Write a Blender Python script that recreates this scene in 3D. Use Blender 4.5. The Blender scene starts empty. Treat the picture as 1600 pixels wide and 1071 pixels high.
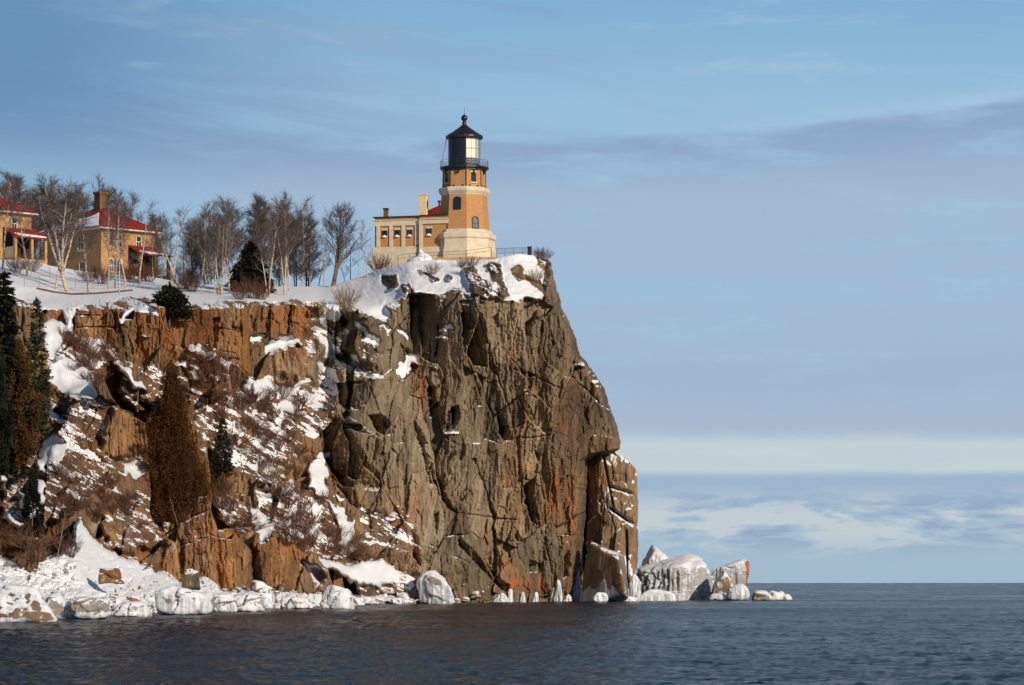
import bpy, bmesh, math, random
import numpy as np
from mathutils import Vector, Matrix

# ---------------------------------------------------------------- camera, sun, sky, exposure
sc = bpy.context.scene
F = 5170.0          # focal length in photo pixels (1600 wide)
HOR = 907.0         # geometric horizon row
CAMH = 2.43
SUN_AZ = math.radians(41)    # to the right of the direction towards the camera
SUN_EL = math.radians(21)

cd = bpy.data.cameras.new("camera")
cam = bpy.data.objects.new("camera", cd)
sc.collection.objects.link(cam)
cam.location = (0, 0, CAMH)
cam.rotation_euler = (math.radians(90), 0, 0)
cd.sensor_width = 36
cd.lens = F / 1600 * 36
cd.shift_y = (HOR - 535.5) / 1600
cd.clip_start = 1
cd.clip_end = 20000
sc.camera = cam

sd = bpy.data.lights.new("sun", 'SUN')
sd.energy = 4.15
sd.angle = math.radians(0.5)
sd.color = (1.0, 0.86, 0.68)
sun = bpy.data.objects.new("sun", sd)
sc.collection.objects.link(sun)
sv = Vector((math.sin(SUN_AZ) * math.cos(SUN_EL), -math.cos(SUN_AZ) * math.cos(SUN_EL), math.sin(SUN_EL)))
sun.rotation_euler = sv.to_track_quat('Z', 'Y').to_euler()
sun.location = (120, -60, 150)

sc.view_settings.view_transform = 'Standard'
sc.view_settings.look = 'None'
sc.view_settings.exposure = 0.0
sc.view_settings.gamma = 1.0


def lin(c):
    return tuple(((v / 255) / 12.92 if v / 255 <= .04045 else ((v / 255 + .055) / 1.055) ** 2.4) for v in c)


class NT:
    """small helper for building node trees"""
    def __init__(self, tree):
        self.t = tree
        self.n = tree.nodes
        self.l = tree.links

    def node(self, typ, **kw):
        n = self.n.new(typ)
        for k, v in kw.items():
            setattr(n, k, v)
        return n

    def plug(self, sock, v):
        if v is None:
            return
        if hasattr(v, 'is_output'):
            self.l.new(v, sock)
        else:
            if hasattr(sock.default_value, '__len__') and len(sock.default_value) == 4 and len(v) == 3:
                v = (*v, 1)
            sock.default_value = v

    def m(self, op, a, b=None, c=None, clamp=False):
        n = self.node('ShaderNodeMath', operation=op, use_clamp=clamp)
        for i, v in enumerate((a, b, c)):
            self.plug(n.inputs[i], v)
        return n.outputs[0]

    def step(self, x, a, b, lo=0.0, hi=1.0):
        n = self.node('ShaderNodeMapRange', interpolation_type='SMOOTHSTEP')
        self.plug(n.inputs[0], x)
        n.inputs[1].default_value = a
        n.inputs[2].default_value = b
        n.inputs[3].default_value = lo
        n.inputs[4].default_value = hi
        return n.outputs[0]

    def noise(self, vec, scale, detail=5, rough=.55, dist=0.0):
        n = self.node('ShaderNodeTexNoise')
        self.plug(n.inputs['Vector'], vec)
        n.inputs['Scale'].default_value = scale
        n.inputs['Detail'].default_value = detail
        n.inputs['Roughness'].default_value = rough
        n.inputs['Distortion'].default_value = dist
        return n.outputs[0]

    def mix(self, f, a, b, blend='MIX'):
        n = self.node('ShaderNodeMix', data_type='RGBA', blend_type=blend)
        self.plug(n.inputs[0], f)
        self.plug(n.inputs[6], a)
        self.plug(n.inputs[7], b)
        return n.outputs[2]

    def xyz(self, x, y, z):
        n = self.node('ShaderNodeCombineXYZ')
        for i, v in enumerate((x, y, z)):
            self.plug(n.inputs[i], v)
        return n.outputs[0]

    def ramp(self, f, stops, interp='LINEAR'):
        n = self.node('ShaderNodeValToRGB')
        self.plug(n.inputs[0], f)
        cr = n.color_ramp
        cr.interpolation = interp
        while len(cr.elements) < len(stops):
            cr.elements.new(0.5)
        for e, (p, c) in zip(cr.elements, stops):
            e.position = p
            e.color = (*c, 1)
        return n.outputs[0]


w = bpy.data.worlds.new("World")
sc.world = w
w.use_nodes = True
w.node_tree.nodes.clear()
T = NT(w.node_tree)
tc = T.node('ShaderNodeTexCoord').outputs['Generated']
sep = T.node('ShaderNodeSeparateXYZ')
T.l.new(tc, sep.inputs[0])
sx, sy, sz = sep.outputs
hyp = T.m('SQRT', T.m('ADD', T.m('MULTIPLY', sx, sx), T.m('MULTIPLY', sy, sy)))
V = T.m('MULTIPLY', T.m('DIVIDE', sz, T.m('MAXIMUM', hyp, 0.02)), 5.17)     # thousands of photo pixels above the horizon
U = T.m('MULTIPLY', T.m('ARCTAN2', sx, sy), 5.17)
sky = T.node('ShaderNodeTexSky', sky_type='NISHITA')
sky.sun_disc = False
sky.sun_elevation = SUN_EL
sky.sun_rotation = math.pi - SUN_AZ
sky.air_density = 1.0
sky.dust_density = 0.4
sky.ozone_density = 2.0
nish = T.mix(1.0, sky.outputs[0], (0.085, 0.085, 0.085), 'MULTIPLY')
n1 = T.noise(T.xyz(T.m('MULTIPLY', U, 1.3), T.m('MULTIPLY', V, 5.0), 3.1), 1.0, 5, .5, .3)
n2 = T.noise(T.xyz(T.m('MULTIPLY', U, 4.0), T.m('MULTIPLY', V, 22.0), 7.7), 1.0, 6, .58, .2)
n3 = T.noise(T.xyz(T.m('MULTIPLY', U, 1.0), T.m('MULTIPLY', V, 1.2), 1.7), 1.0, 3, .5)
n4 = T.noise(T.xyz(T.m('MULTIPLY', U, 7.0), T.m('MULTIPLY', V, 34.0), 0.7), 1.0, 6, .6, .3)
vw = T.m('ADD', V, T.m('MULTIPLY', T.m('SUBTRACT', n3, .5), .05))
vw = T.m('ADD', vw, T.m('MULTIPLY', U, -.008))
clear = T.ramp(vw, [(0.0, lin((160, 187, 205))), (.12, lin((166, 189, 208))), (.40, lin((158, 190, 215))), (.60, lin((156, 192, 219))),
                    (.75, lin((150, 189, 218))), (1.0, lin((112, 166, 206)))])
# wide lavender deck, its upper edge arching up to the right, and a second patch on the left
n5 = T.noise(T.xyz(T.m('MULTIPLY', U, 1.6), T.m('MULTIPLY', T.m('ADD', V, T.m('MULTIPLY', U, .13)), 13.0), 5.2), 1.0, 6, .58, .25)
edge = T.m('ADD', .690, T.m('MULTIPLY', T.m('MULTIPLY', T.m('ADD', U, .05), T.m('ADD', U, .05)), .085))
dsig = T.m('SUBTRACT', edge, T.m('ADD', V, T.m('MULTIPLY', T.m('SUBTRACT', n2, .5), .020)))
deck = T.m('MULTIPLY', T.step(dsig, -.003, .010), T.step(U, -.75, -.10))
deck = T.m('MULTIPLY', deck, T.step(T.m('SUBTRACT', V, T.m('ADD', T.m('MULTIPLY', n2, .05), T.m('MULTIPLY', n1, .03))), .165, .195))
gap = T.m('MULTIPLY', T.step(T.m('ABSOLUTE', T.m('SUBTRACT', T.m('ADD', vw, T.m('MULTIPLY', n1, .02)), .452)), .035, .006), T.m('MULTIPLY', T.step(n1, .30, .45), T.step(U, .70, .25)))
gap2 = T.m('MULTIPLY', T.step(n2, .46, .62), .60)
deck = T.m('MULTIPLY', deck, T.m('SUBTRACT', 1.0, T.m('MULTIPLY', T.m('MAXIMUM', gap, gap2), .9)))
dl = T.m('ADD', V, T.m('MULTIPLY', U, .13))
left = T.m('MULTIPLY', T.step(dl, .50, .60), T.step(dl, .84, .66))
left = T.m('MULTIPLY', T.m('MULTIPLY', left, T.step(U, .12, -.35)), T.step(n5, .34, .56))
left2 = T.m('MULTIPLY', T.step(n5, .48, .66), T.m('MULTIPLY', T.step(V, .55, .75), T.m('MULTIPLY', T.step(U, .45, .0), .6)))
lav = T.ramp(vw, [(.20, lin((170, 187, 208))), (.30, lin((161, 182, 208))), (.45, lin((163, 185, 213))), (.60, lin((163, 183, 207))), (.70, lin((147, 172, 202))),
                  (.95, lin((96, 134, 174)))])
topdk = T.m('MULTIPLY', T.step(dsig, .10, .01), T.step(n2, .25, .55, .35, .9))
lav = T.mix(topdk, lav, lin((139, 164, 196)))
c1 = T.mix(T.m('MULTIPLY', deck, .94), clear, lav)
c1 = T.mix(T.m('MULTIPLY', T.m('MAXIMUM', left, left2), .92), c1, lav)
wisp = T.m('MULTIPLY', T.step(n5, .56, .74), T.m('MULTIPLY', T.step(V, .5, .62), .30))
rim_ = T.m('MULTIPLY', T.step(T.m('ABSOLUTE', T.m('ADD', dsig, .004)), .022, .0), T.m('MULTIPLY', T.step(U, .15, .6), T.step(n2, .3, .6, .0, .5)))
c1 = T.mix(rim_, c1, lin((176, 200, 222)))
dul = T.m('MULTIPLY', T.step(U, -.2, -.8), T.m('MULTIPLY', T.step(V, .50, .8), .95))
c1 = T.mix(dul, c1, lin((102, 143, 183)))
c1 = T.mix(wisp, c1, lin((172, 203, 226)))
# pale slot and low banks near the horizon
slot = T.m('MULTIPLY', T.step(T.m('SUBTRACT', T.m('SUBTRACT', V, T.m('MULTIPLY', U, .010)), T.m('MULTIPLY', n2, .03)), .134, .150), T.step(T.m('SUBTRACT', V, T.m('ADD', T.m('MULTIPLY', n2, .05), T.m('MULTIPLY', n1, .03))), .200, .168))
c1 = T.mix(T.m('MULTIPLY', slot, T.step(n2, .25, .65, 1.0, .75)), c1, lin((200, 212, 214)))
band = T.m('MULTIPLY', T.step(vw, .168, .150), T.step(vw, .075, .135))
c1 = T.mix(T.m('MULTIPLY', band, .85), c1, lin((155, 179, 204)))
wl = T.m('MULTIPLY', T.step(n4, .46, .55), T.m('MULTIPLY', T.step(vw, .015, .075), T.step(vw, .150, .095)))
c1 = T.mix(T.m('MULTIPLY', wl, .80), c1, lin((199, 207, 211)))
dk = T.m('MULTIPLY', T.step(n4, .46, .39), T.m('MULTIPLY', T.step(vw, .02, .07), T.step(vw, .145, .10)))
c1 = T.mix(T.m('MULTIPLY', dk, .8), c1, lin((146, 167, 194)))
st = T.m('MULTIPLY', T.step(n2, .58, .72), .22)
c1 = T.mix(st, c1, lin((188, 206, 224)))
low = T.step(V, 1.9, 0.95)
col = T.mix(low, nish, c1)
col = T.mix(T.step(V, -.02, -.2), col, (0.04, 0.05, 0.07))
bg = T.node('ShaderNodeBackground')
T.l.new(col, bg.inputs[0])
bg.inputs[1].default_value = 1.0
wo = T.node('ShaderNodeOutputWorld')
T.l.new(bg.outputs[0], wo.inputs[0])

# ---------------------------------------------------------------- helpers
def tag(o, label=None, cat=None, group=None, kind=None):
    if label: o['label'] = label
    if cat: o['category'] = cat
    if group: o['group'] = group
    if kind or cat: o['kind'] = kind or 'thing'
    return o


def pt(px, py, d):
    return Vector(((px - 800) / F * d, d, CAMH + (HOR - py) / F * d))


def empty(name, loc, rz=0.0):
    o = bpy.data.objects.new(name, None)
    o.location = loc
    o.rotation_euler = (0, 0, rz)
    o.empty_display_size = .3
    sc.collection.objects.link(o)
    return o


def link(name, me, mat, parent=None):
    if mat is not None:
        for mm in (mat if isinstance(mat, (list, tuple)) else [mat]):
            me.materials.append(mm)
    o = bpy.data.objects.new(name, me)
    sc.collection.objects.link(o)
    if parent:
        o.parent = parent
    return o


def np_mesh(name, v, f, smooth=True):
    """v (n,3), f (m,k) arrays"""
    me = bpy.data.meshes.new(name)
    v = np.asarray(v, dtype=np.float32)
    f = np.asarray(f, dtype=np.int32)
    k = f.shape[1]
    me.vertices.add(len(v))
    me.vertices.foreach_set('co', v.ravel())
    me.loops.add(f.size)
    me.loops.foreach_set('vertex_index', f.ravel())
    me.polygons.add(len(f))
    me.polygons.foreach_set('loop_start', np.arange(len(f), dtype=np.int32) * k)
    me.polygons.foreach_set('loop_total', np.full(len(f), k, dtype=np.int32))
    me.polygons.foreach_set('use_smooth', np.full(len(f), smooth, dtype=bool))
    me.update(calc_edges=True)
    return me


def fattr(me, name, arr):
    a = me.attributes.new(name, 'FLOAT', 'POINT')
    a.data.foreach_set('value', np.asarray(arr, dtype=np.float32).ravel())


class MB:
    """collects shapes, then links them as one mesh object"""
    def __init__(self):
        self.v, self.f = [], []

    def add(self, vs, fs):
        o = len(self.v)
        self.v += [tuple(p) for p in vs]
        self.f += [tuple(i + o for i in f) for f in fs]
        return self

    def box(self, x0, x1, y0, y1, z0, z1, M=None):
        vs = [Vector((x, y, z)) for z in (z0, z1) for y in (y0, y1) for x in (x0, x1)]
        if M is not None:
            vs = [M @ p for p in vs]
        return self.add(vs, [(0, 2, 3, 1), (4, 5, 7, 6), (0, 1, 5, 4), (2, 6, 7, 3), (0, 4, 6, 2), (1, 3, 7, 5)])

    def tube(self, pts, radii, sides=6, cap=True):
        pts = [Vector(p) for p in pts]
        if not hasattr(radii, '__len__'):
            radii = [radii] * len(pts)
        rings = []
        for i, p in enumerate(pts):
            t = (pts[min(i + 1, len(pts) - 1)] - pts[max(i - 1, 0)])
            if t.length < 1e-6: t = Vector((0, 0, 1))
            t.normalize()
            a = t.cross(Vector((0, 0, 1)) if abs(t.z) < .9 else Vector((1, 0, 0))).normalized()
            b = t.cross(a)
            rings.append([p + (a * math.cos(2 * math.pi * k / sides) + b * math.sin(2 * math.pi * k / sides)) * radii[i] for k in range(sides)])
        vs = [q for r in rings for q in r]
        fs = []
        for i in range(len(pts) - 1):
            for k in range(sides):
                k2 = (k + 1) % sides
                fs.append((i * sides + k, i * sides + k2, (i + 1) * sides + k2, (i + 1) * sides + k))
        if cap:
            fs.append(tuple(reversed(range(sides))))
            fs.append(tuple((len(pts) - 1) * sides + k for k in range(sides)))
        return self.add(vs, fs)

    def lathe(self, prof, n, ang0=0.0, cap=True):
        """prof = [(r, z)...], n sided, first vertex at angle ang0 measured from -Y towards +X"""
        vs = []
        for r, z in prof:
            for k in range(n):
                a = ang0 + 2 * math.pi * k / n
                vs.append((r * math.sin(a), -r * math.cos(a), z))
        fs = []
        for i in range(len(prof) - 1):
            for k in range(n):
                k2 = (k + 1) % n
                fs.append((i * n + k, i * n + k2, (i + 1) * n + k2, (i + 1) * n + k))
        if cap:
            fs.append(tuple(reversed(range(n))))
            fs.append(tuple((len(prof) - 1) * n + k for k in range(n)))
        return self.add(vs, fs)

    def build(self, name, mat, parent=None, smooth=False, bevel=0.0):
        me = bpy.data.meshes.new(name)
        me.from_pydata(self.v, [], self.f)
        me.polygons.foreach_set('use_smooth', [smooth] * len(me.polygons))
        me.update()
        if bevel > 0:
            bm = bmesh.new()
            bm.from_mesh(me)
            bmesh.ops.remove_doubles(bm, verts=bm.verts, dist=1e-5)
            bmesh.ops.bevel(bm, geom=bm.edges[:], offset=bevel, segments=1, affect='EDGES', profile=.5, clamp_overlap=True)
            bm.to_mesh(me)
            bm.free()
        return link(name, me, mat, parent)


def copy_tree(o, parent=None):
    c = o.copy()
    sc.collection.objects.link(c)
    if parent:
        c.parent = parent
    for ch in list(o.children):
        copy_tree(ch, c)
    return c


# ---- numpy noise
def _h(ix, iy, s):
    n = (ix.astype(np.int64) * 374761393 + iy.astype(np.int64) * 668265263 + s * 974634777) & 0xFFFFFFFF
    n = ((n ^ (n >> 13)) * 1274126177) & 0xFFFFFFFF
    n = ((n ^ (n >> 16)) * 2246822519) & 0xFFFFFFFF
    n = n ^ (n >> 13)
    return (n & 0xFFFFFF) / float(0x1000000)


def vn(x, y, s=0):
    ix, iy = np.floor(x), np.floor(y)
    fx, fy = x - ix, y - iy
    ux, uy = fx * fx * fx * (fx * (fx * 6 - 15) + 10), fy * fy * fy * (fy * (fy * 6 - 15) + 10)
    a, b, c, d = _h(ix, iy, s), _h(ix + 1, iy, s), _h(ix, iy + 1, s), _h(ix + 1, iy + 1, s)
    return (a + (b - a) * ux) * (1 - uy) + (c + (d - c) * ux) * uy


def fbm(x, y, s=0, o=5, g=.5):
    r, a, t = 0, 1.0, 0
    for i in range(o):
        r = r + a * vn(x * 2 ** i + 17.3 * i, y * 2 ** i + 9.1 * i, s + i)
        t += a
        a *= g
    return r / t - .5


def vn3(p, s=0):
    """cheap 3-D value noise from slices"""
    z = p[:, 2]
    iz = np.floor(z)
    f = z - iz
    f = f * f * (3 - 2 * f)
    o = iz * 57.0
    a = vn(p[:, 0] + o, p[:, 1] + o * 1.7, s)
    b = vn(p[:, 0] + o + 57.0, p[:, 1] + (o + 57.0) * 1.7, s)
    return a * (1 - f) + b * f


def fbm3(p, s=0, o=4, g=.5):
    r, a, t = 0, 1.0, 0
    for i in range(o):
        r = r + a * vn3(p * 2 ** i + 11.7 * i, s + i * 5)
        t += a
        a *= g
    return r / t - .5


def cells(x, y, s):
    """jittered cells: nearest distance, second distance, id hash pieces, centre"""
    ix, iy = np.floor(x), np.floor(y)
    f1 = np.full(x.shape, 9.0)
    f2 = np.full(x.shape, 9.0)
    cx = np.zeros_like(x); cy = np.zeros_like(x)
    kx = np.zeros_like(x); ky = np.zeros_like(x)
    for dx in (-1, 0, 1):
        for dy in (-1, 0, 1):
            jx, jy = ix + dx, iy + dy
            px_ = jx + .1 + .8 * _h(jx, jy, s)
            py_ = jy + .1 + .8 * _h(jx, jy, s + 1)
            d = np.hypot(px_ - x, py_ - y)
            n = d < f1
            f2 = np.where(n, f1, np.minimum(f2, d))
            f1 = np.where(n, d, f1)
            cx = np.where(n, px_, cx); cy = np.where(n, py_, cy)
            kx = np.where(n, jx, kx); ky = np.where(n, jy, ky)
    return f1, f2, cx, cy, kx, ky


def sst(x, a, b):
    t = np.clip((x - a) / (b - a), 0, 1)
    return t * t * (3 - 2 * t)
# ---------------------------------------------------------------- terrain: profiles of the headland
# each column: photo column -> [(row, distance)...] from the ground's skyline down to the shoreline
SKY = [(-220, 400), (0, 405), (52, 406), (75, 414), (110, 420), (165, 428), (230, 432), (312, 444), (432, 447), (518, 447), (565, 431),
       (600, 418), (640, 408), (690, 406), (720, 407), (770, 405), (790, 400), (815, 397), (840, 400), (862, 409), (1100, 412)]
SHORE = [(-420, 984), (-220, 976), (0, 968), (120, 964), (250, 959), (400, 953), (500, 949), (600, 945), (700, 942), (900, 938), (1100, 937)]
PROF = {
    -420: [(400, 350), (450, 292), (520, 276), (600, 262), (700, 245), (860, 198), (984, 165)],
    -220: [(400, 360), (450, 300), (520, 283), (600, 270), (700, 255), (860, 212), (976, 182)],
    0: [(405, 370), (445, 312), (520, 297), (600, 287), (700, 270), (860, 226), (968, 206)],
    120: [(422, 385), (480, 306), (530, 302), (620, 282), (700, 269), (800, 246), (870, 230), (964, 215)],
    250: [(434, 386), (478, 316), (600, 308), (700, 296), (800, 285), (900, 262), (925, 248), (959, 240)],
    400: [(446, 384), (470, 336), (540, 331), (600, 323), (700, 313), (820, 300), (900, 286), (953, 273)],
    500: [(447, 384), (475, 353), (560, 347), (700, 339), (850, 319), (920, 307), (949, 299)],
    560: [(432, 382), (480, 356), (560, 351), (700, 347), (850, 338), (945, 322)],
    640: [(408, 375), (460, 358), (600, 355), (750, 350), (900, 345), (944, 342)],
    720: [(406, 377), (460, 362), (600, 360), (800, 357), (941, 356)],
    800: [(399, 378), (465, 366), (600, 366), (800, 366), (940, 368)],
    860: [(409, 384), (460, 373), (600, 373), (800, 374), (938, 378)],
    920: [(410, 396), (600, 384), (700, 382), (938, 386)],
    1100: [(412, 430), (600, 420), (700, 410), (938, 410)],
}
EDGE = [(300, 846), (398, 848), (405, 857), (412, 862), (440, 867), (480, 878), (505, 890), (530, 900), (555, 906), (567, 917), (585, 930), (600, 940),
        (625, 950), (660, 962), (701, 971), (704, 967), (709, 932), (720, 917), (800, 915), (850, 911), (900, 903), (945, 899), (1000, 898)]
GX0, GX1, GY0, GY1 = -400, 1050, 370, 1000
gx = np.arange(GX0, GX1 + 1, dtype=np.float64)
gy = np.arange(GY0, GY1 + 1, dtype=np.float64)
PX, PY = np.meshgrid(gx, gy)
ysky = np.interp(gx, *zip(*SKY)) + fbm(gx * .03, gx * 0 + 3, 5) * 3
yshore = np.interp(gx, *zip(*SHORE))
cols = sorted(PROF)
stack = np.array([np.interp(gy, [p[0] for p in PROF[c]], [p[1] for p in PROF[c]]) for c in cols])   # (ncol, ny)
ii = np.clip(np.searchsorted(cols, gx, side='right') - 1, 0, len(cols) - 2)
tt = (gx - np.array(cols)[ii]) / (np.array(cols)[ii + 1] - np.array(cols)[ii])
BASE = (stack[ii] * (1 - tt)[:, None] + stack[ii + 1] * tt[:, None]).T.copy()       # (ny, nx)


def blur(a, r):
    k = np.hanning(2 * r + 3)[1:-1]
    k /= k.sum()
    p = np.pad(a, ((r, r), (0, 0)), 'edge')
    a = sum(k[i] * p[i:i + a.shape[0]] for i in range(2 * r + 1))
    p = np.pad(a, ((0, 0), (r, r)), 'edge')
    return sum(k[i] * p[:, i:i + a.shape[1]] for i in range(2 * r + 1))


BASE = blur(BASE, 12)


def samp(A, x, y):
    ix = np.clip(np.rint(x - GX0).astype(int), 0, A.shape[1] - 1)
    iy = np.clip(np.rint(y - GY0).astype(int), 0, A.shape[0] - 1)
    return A[iy, ix]


def inpoly(x, y, poly):
    r = np.zeros(x.shape, dtype=bool)
    n = len(poly)
    for i in range(n):
        x0, y0 = poly[i]
        x1, y1 = poly[(i + 1) % n]
        if y0 == y1: continue
        c = ((y0 > y) != (y1 > y)) & (x < (x1 - x0) * (y - y0) / (y1 - y0) + x0)
        r ^= c
    return r


WX = PX + fbm(PX * .09, PY * .09, 31, 4, .6) * 16
WY = PY + fbm(PX * .09, PY * .09, 47, 4, .6) * 16


def pmask(poly, warp=1.0, soft=1):
    xs = [p[0] for p in poly]; ys = [p[1] for p in poly]
    m = 16
    a0, a1 = int(max(min(xs) - m - GX0, 0)), int(min(max(xs) + m - GX0, len(gx)))
    b0, b1 = int(max(min(ys) - m - GY0, 0)), int(min(max(ys) + m - GY0, len(gy)))
    out = np.zeros(PX.shape)
    if a1 <= a0 or b1 <= b0: return out
    s = (slice(b0, b1), slice(a0, a1))
    q = inpoly(PX[s] + (WX[s] - PX[s]) * warp, PY[s] + (WY[s] - PY[s]) * warp, poly).astype(float)
    out[s] = blur(q, soft) if soft else q
    return out


# snow fields that lie thick: (polygon)
TOP = [(-460, 300), (-460, 476), (-200, 470), (0, 462), (40, 470), (60, 480), (66, 486), (100, 482), (104, 520), (112, 524), (118, 482), (160, 470), (178, 473), (200, 464), (240, 468),
       (262, 474), (300, 477), (330, 474), (355, 470), (380, 470), (407, 471), (437, 473), (461, 467), (476, 471), (500, 474), (508, 470), (523, 476), (550, 481), (577, 491),
       (603, 503), (612, 494), (601, 479), (628, 467), (640, 458), (658, 459), (694, 459), (706, 453), (718, 450), (735, 456), (760, 461), (786, 470),
       (807, 470), (819, 464), (846, 469), (850, 455), (847, 440), (852, 425), (854, 405), (846, 380), (846, 300)]
OUTCROP = [[(731, 425), (743, 421), (753, 437), (785, 449), (787, 460), (759, 463), (739, 452)], [(759, 416), (780, 412), (786, 446), (771, 434)],
           [(806, 424), (816, 420), (834, 437), (852, 448), (853, 469), (846, 456), (825, 440), (810, 434)], [(655, 422), (685, 435), (680, 442), (658, 431)],
           [(600, 432), (618, 433), (621, 446), (607, 450), (598, 442)], [(628, 445), (640, 443), (643, 456), (632, 458)], [(699, 432), (707, 433), (706, 440), (700, 439)],
           [(838, 404), (862, 408), (862, 470), (851, 470), (850, 430)]]
THICK = [
    [(523, 460), (553, 478), (577, 491), (601, 501), (612, 494), (601, 479), (560, 455)],
    [(553, 506), (562, 505), (571, 516), (592, 530), (588, 544), (574, 532)], [(588, 509), (610, 511), (608, 521)], [(618, 506), (632, 516), (641, 536), (631, 527)],
    [(617, 578), (643, 551), (654, 565), (641, 571), (629, 595), (622, 584)], [(547, 558), (560, 560), (575, 590), (565, 592)], [(571, 583), (598, 585), (613, 575), (611, 580), (598, 588), (571, 588)],
    [(413, 541), (452, 523), (474, 538), (452, 536), (416, 556)], [(388, 531), (410, 520), (417, 526), (393, 535)],
    [(397, 602), (413, 590), (446, 602), (456, 606), (486, 588), (484, 596), (452, 618), (426, 612), (400, 630)],
    [(430, 632), (455, 630), (501, 661), (494, 668), (470, 647), (434, 640)], [(478, 672), (495, 676), (492, 686), (479, 681)],
    [(482, 727), (500, 706), (514, 705), (509, 727), (512, 746), (505, 750), (517, 776), (498, 773), (483, 760)],
    [(515, 783), (538, 803), (555, 821), (552, 843), (528, 857), (532, 826)], [(390, 793), (408, 796), (434, 820), (412, 844), (396, 834)],
    [(495, 869), (516, 874), (548, 884), (560, 878), (579, 874), (598, 878), (617, 888), (646, 913), (646, 923), (624, 909), (595, 915), (564, 915), (548, 910), (527, 892), (508, 884)],
    [(469, 879), (495, 884), (511, 903), (496, 915), (484, 894)], [(597, 811), (620, 809), (619, 814), (600, 816)], [(574, 844), (590, 848), (612, 851), (610, 856), (590, 853), (576, 849)],
    [(523, 773), (531, 773), (538, 781), (530, 784)],
    [(67, 505), (85, 499), (108, 510), (100, 530), (82, 560), (74, 560)], [(84, 560), (116, 566), (148, 590), (151, 625), (123, 617), (110, 622), (76, 592)],
    [(184, 570), (196, 576), (226, 603), (229, 612), (212, 604), (192, 583)],
    [(292, 543), (316, 539), (331, 551), (345, 560), (363, 567), (354, 578), (336, 566), (312, 556)], [(275, 570), (294, 571), (291, 576)],
    [(65, 722), (67, 690), (82, 680), (107, 698), (100, 716), (88, 722), (74, 730)], [(62, 700), (88, 702), (93, 718), (72, 732), (80, 748), (58, 735)],
    [(109, 700), (136, 701), (169, 725), (140, 715)], [(50, 749), (71, 755), (68, 792), (54, 782)], [(30, 769), (45, 775), (66, 803), (42, 813), (31, 792)],
    [(3, 809), (17, 805), (46, 830), (33, 830)], [(-4, 728), (10, 748), (12, 754), (-4, 752)], [(195, 721), (224, 721), (231, 735), (213, 749), (198, 740)],
    [(150, 625), (160, 622), (183, 637), (172, 634)], [(76, 625), (93, 633), (84, 644), (102, 662), (92, 660), (76, 645)],
    [(684, 515), (706, 506), (711, 511), (694, 519), (686, 519)], [(682, 528), (702, 527), (700, 532), (684, 532)], [(690, 677), (717, 676), (717, 680), (690, 680)],
    [(541, 667), (566, 667), (566, 671), (541, 671)], [(672, 574), (682, 573), (681, 577)], [(811, 605), (822, 609), (821, 612)], [(829, 622), (838, 624), (836, 626)],
    [(895, 567), (908, 569), (916, 576), (905, 571)], [(722, 461), (737, 464), (735, 468), (724, 466)], [(722, 472), (737, 472), (736, 476), (723, 475)],
    [(222, 523), (237, 524), (236, 527), (223, 526)], [(200, 477), (245, 484), (243, 489), (205, 484)], [(184, 500), (197, 480), (210, 482), (196, 492), (188, 510)],
]
TALUS = [(-460, 866), (-260, 862), (-60, 866), (0, 873), (34, 885), (45, 896), (62, 880), (98, 860), (116, 852), (116, 822), (124, 812), (134, 822), (146, 843), (174, 863), (210, 877), (246, 894),
         (280, 909), (306, 898), (326, 906), (352, 922), (392, 925), (420, 922), (480, 926), (560, 931), (640, 936), (700, 939), (700, 1000), (-460, 1000)]
# broken snow over brush: (polygon, cover)
MOTTLE = [
    ([(508, 480), (529, 470), (547, 485), (548, 503), (535, 518), (529, 530), (523, 548), (547, 560), (571, 592), (562, 589), (547, 571), (531, 568), (520, 583), (529, 607), (515, 640), (500, 640), (485, 619),
      (494, 580), (508, 551), (500, 520), (485, 552), (478, 530), (494, 509)], .56),
    ([(485, 610), (529, 607), (523, 655), (512, 680), (497, 672)], .36),
    ([(545, 520), (570, 520), (600, 545), (590, 560), (560, 545)], .35),
    ([(400, 760), (511, 765), (553, 822), (550, 846), (564, 860), (527, 874), (495, 870), (469, 848), (438, 837), (400, 800)], .50),
    ([(470, 800), (520, 790), (545, 825), (540, 850), (500, 850)], .6),
    ([(67, 504), (106, 515), (129, 533), (157, 531), (190, 554), (180, 560), (157, 552), (168, 600), (146, 590), (140, 620), (112, 622), (73, 588)], .60),
    ([(300, 565), (345, 590), (300, 600), (345, 640), (300, 650)], .40),
    ([(305, 640), (345, 620), (400, 610), (440, 640), (480, 690), (440, 760), (380, 740), (330, 720)], .36),
    ([(380, 590), (500, 600), (500, 680), (440, 680), (390, 650)], .40),
    ([(224, 781), (252, 795), (270, 820), (260, 834), (236, 808)], .55), ([(330, 782), (364, 776), (402, 818), (400, 836), (375, 822), (350, 812)], .5),
    ([(0, 690), (60, 660), (110, 690), (180, 740), (120, 790), (60, 830), (0, 820)], .22), ([(60, 620), (180, 630), (160, 690), (100, 700)], .25),
    ([(560, 800), (640, 800), (650, 860), (570, 860)], .18), ([(620, 400), (860, 400), (850, 470), (640, 470)], .2), ([(560, 880), (700, 905), (700, 940), (560, 930)], .3),
    ([(180, 560), (300, 590), (260, 640), (190, 620)], .22), ([(150, 720), (250, 700), (260, 860), (160, 860)], .14),
]
top = pmask(TOP, .5)
out = np.zeros(PX.shape)
for p in OUTCROP:
    cx_, cy_ = sum(a for a, b in p) / len(p), sum(b for a, b in p) / len(p)
    out = np.maximum(out, pmask([(cx_ + (a - cx_) * 1.28, cy_ + (b - cy_) * 1.28) for a, b in p], .5))
top = top * (1 - out)
thick = np.zeros(PX.shape)
for p in THICK:
    thick = np.maximum(thick, pmask(p, .9, 2))
talus = pmask(TALUS, .8)
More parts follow.
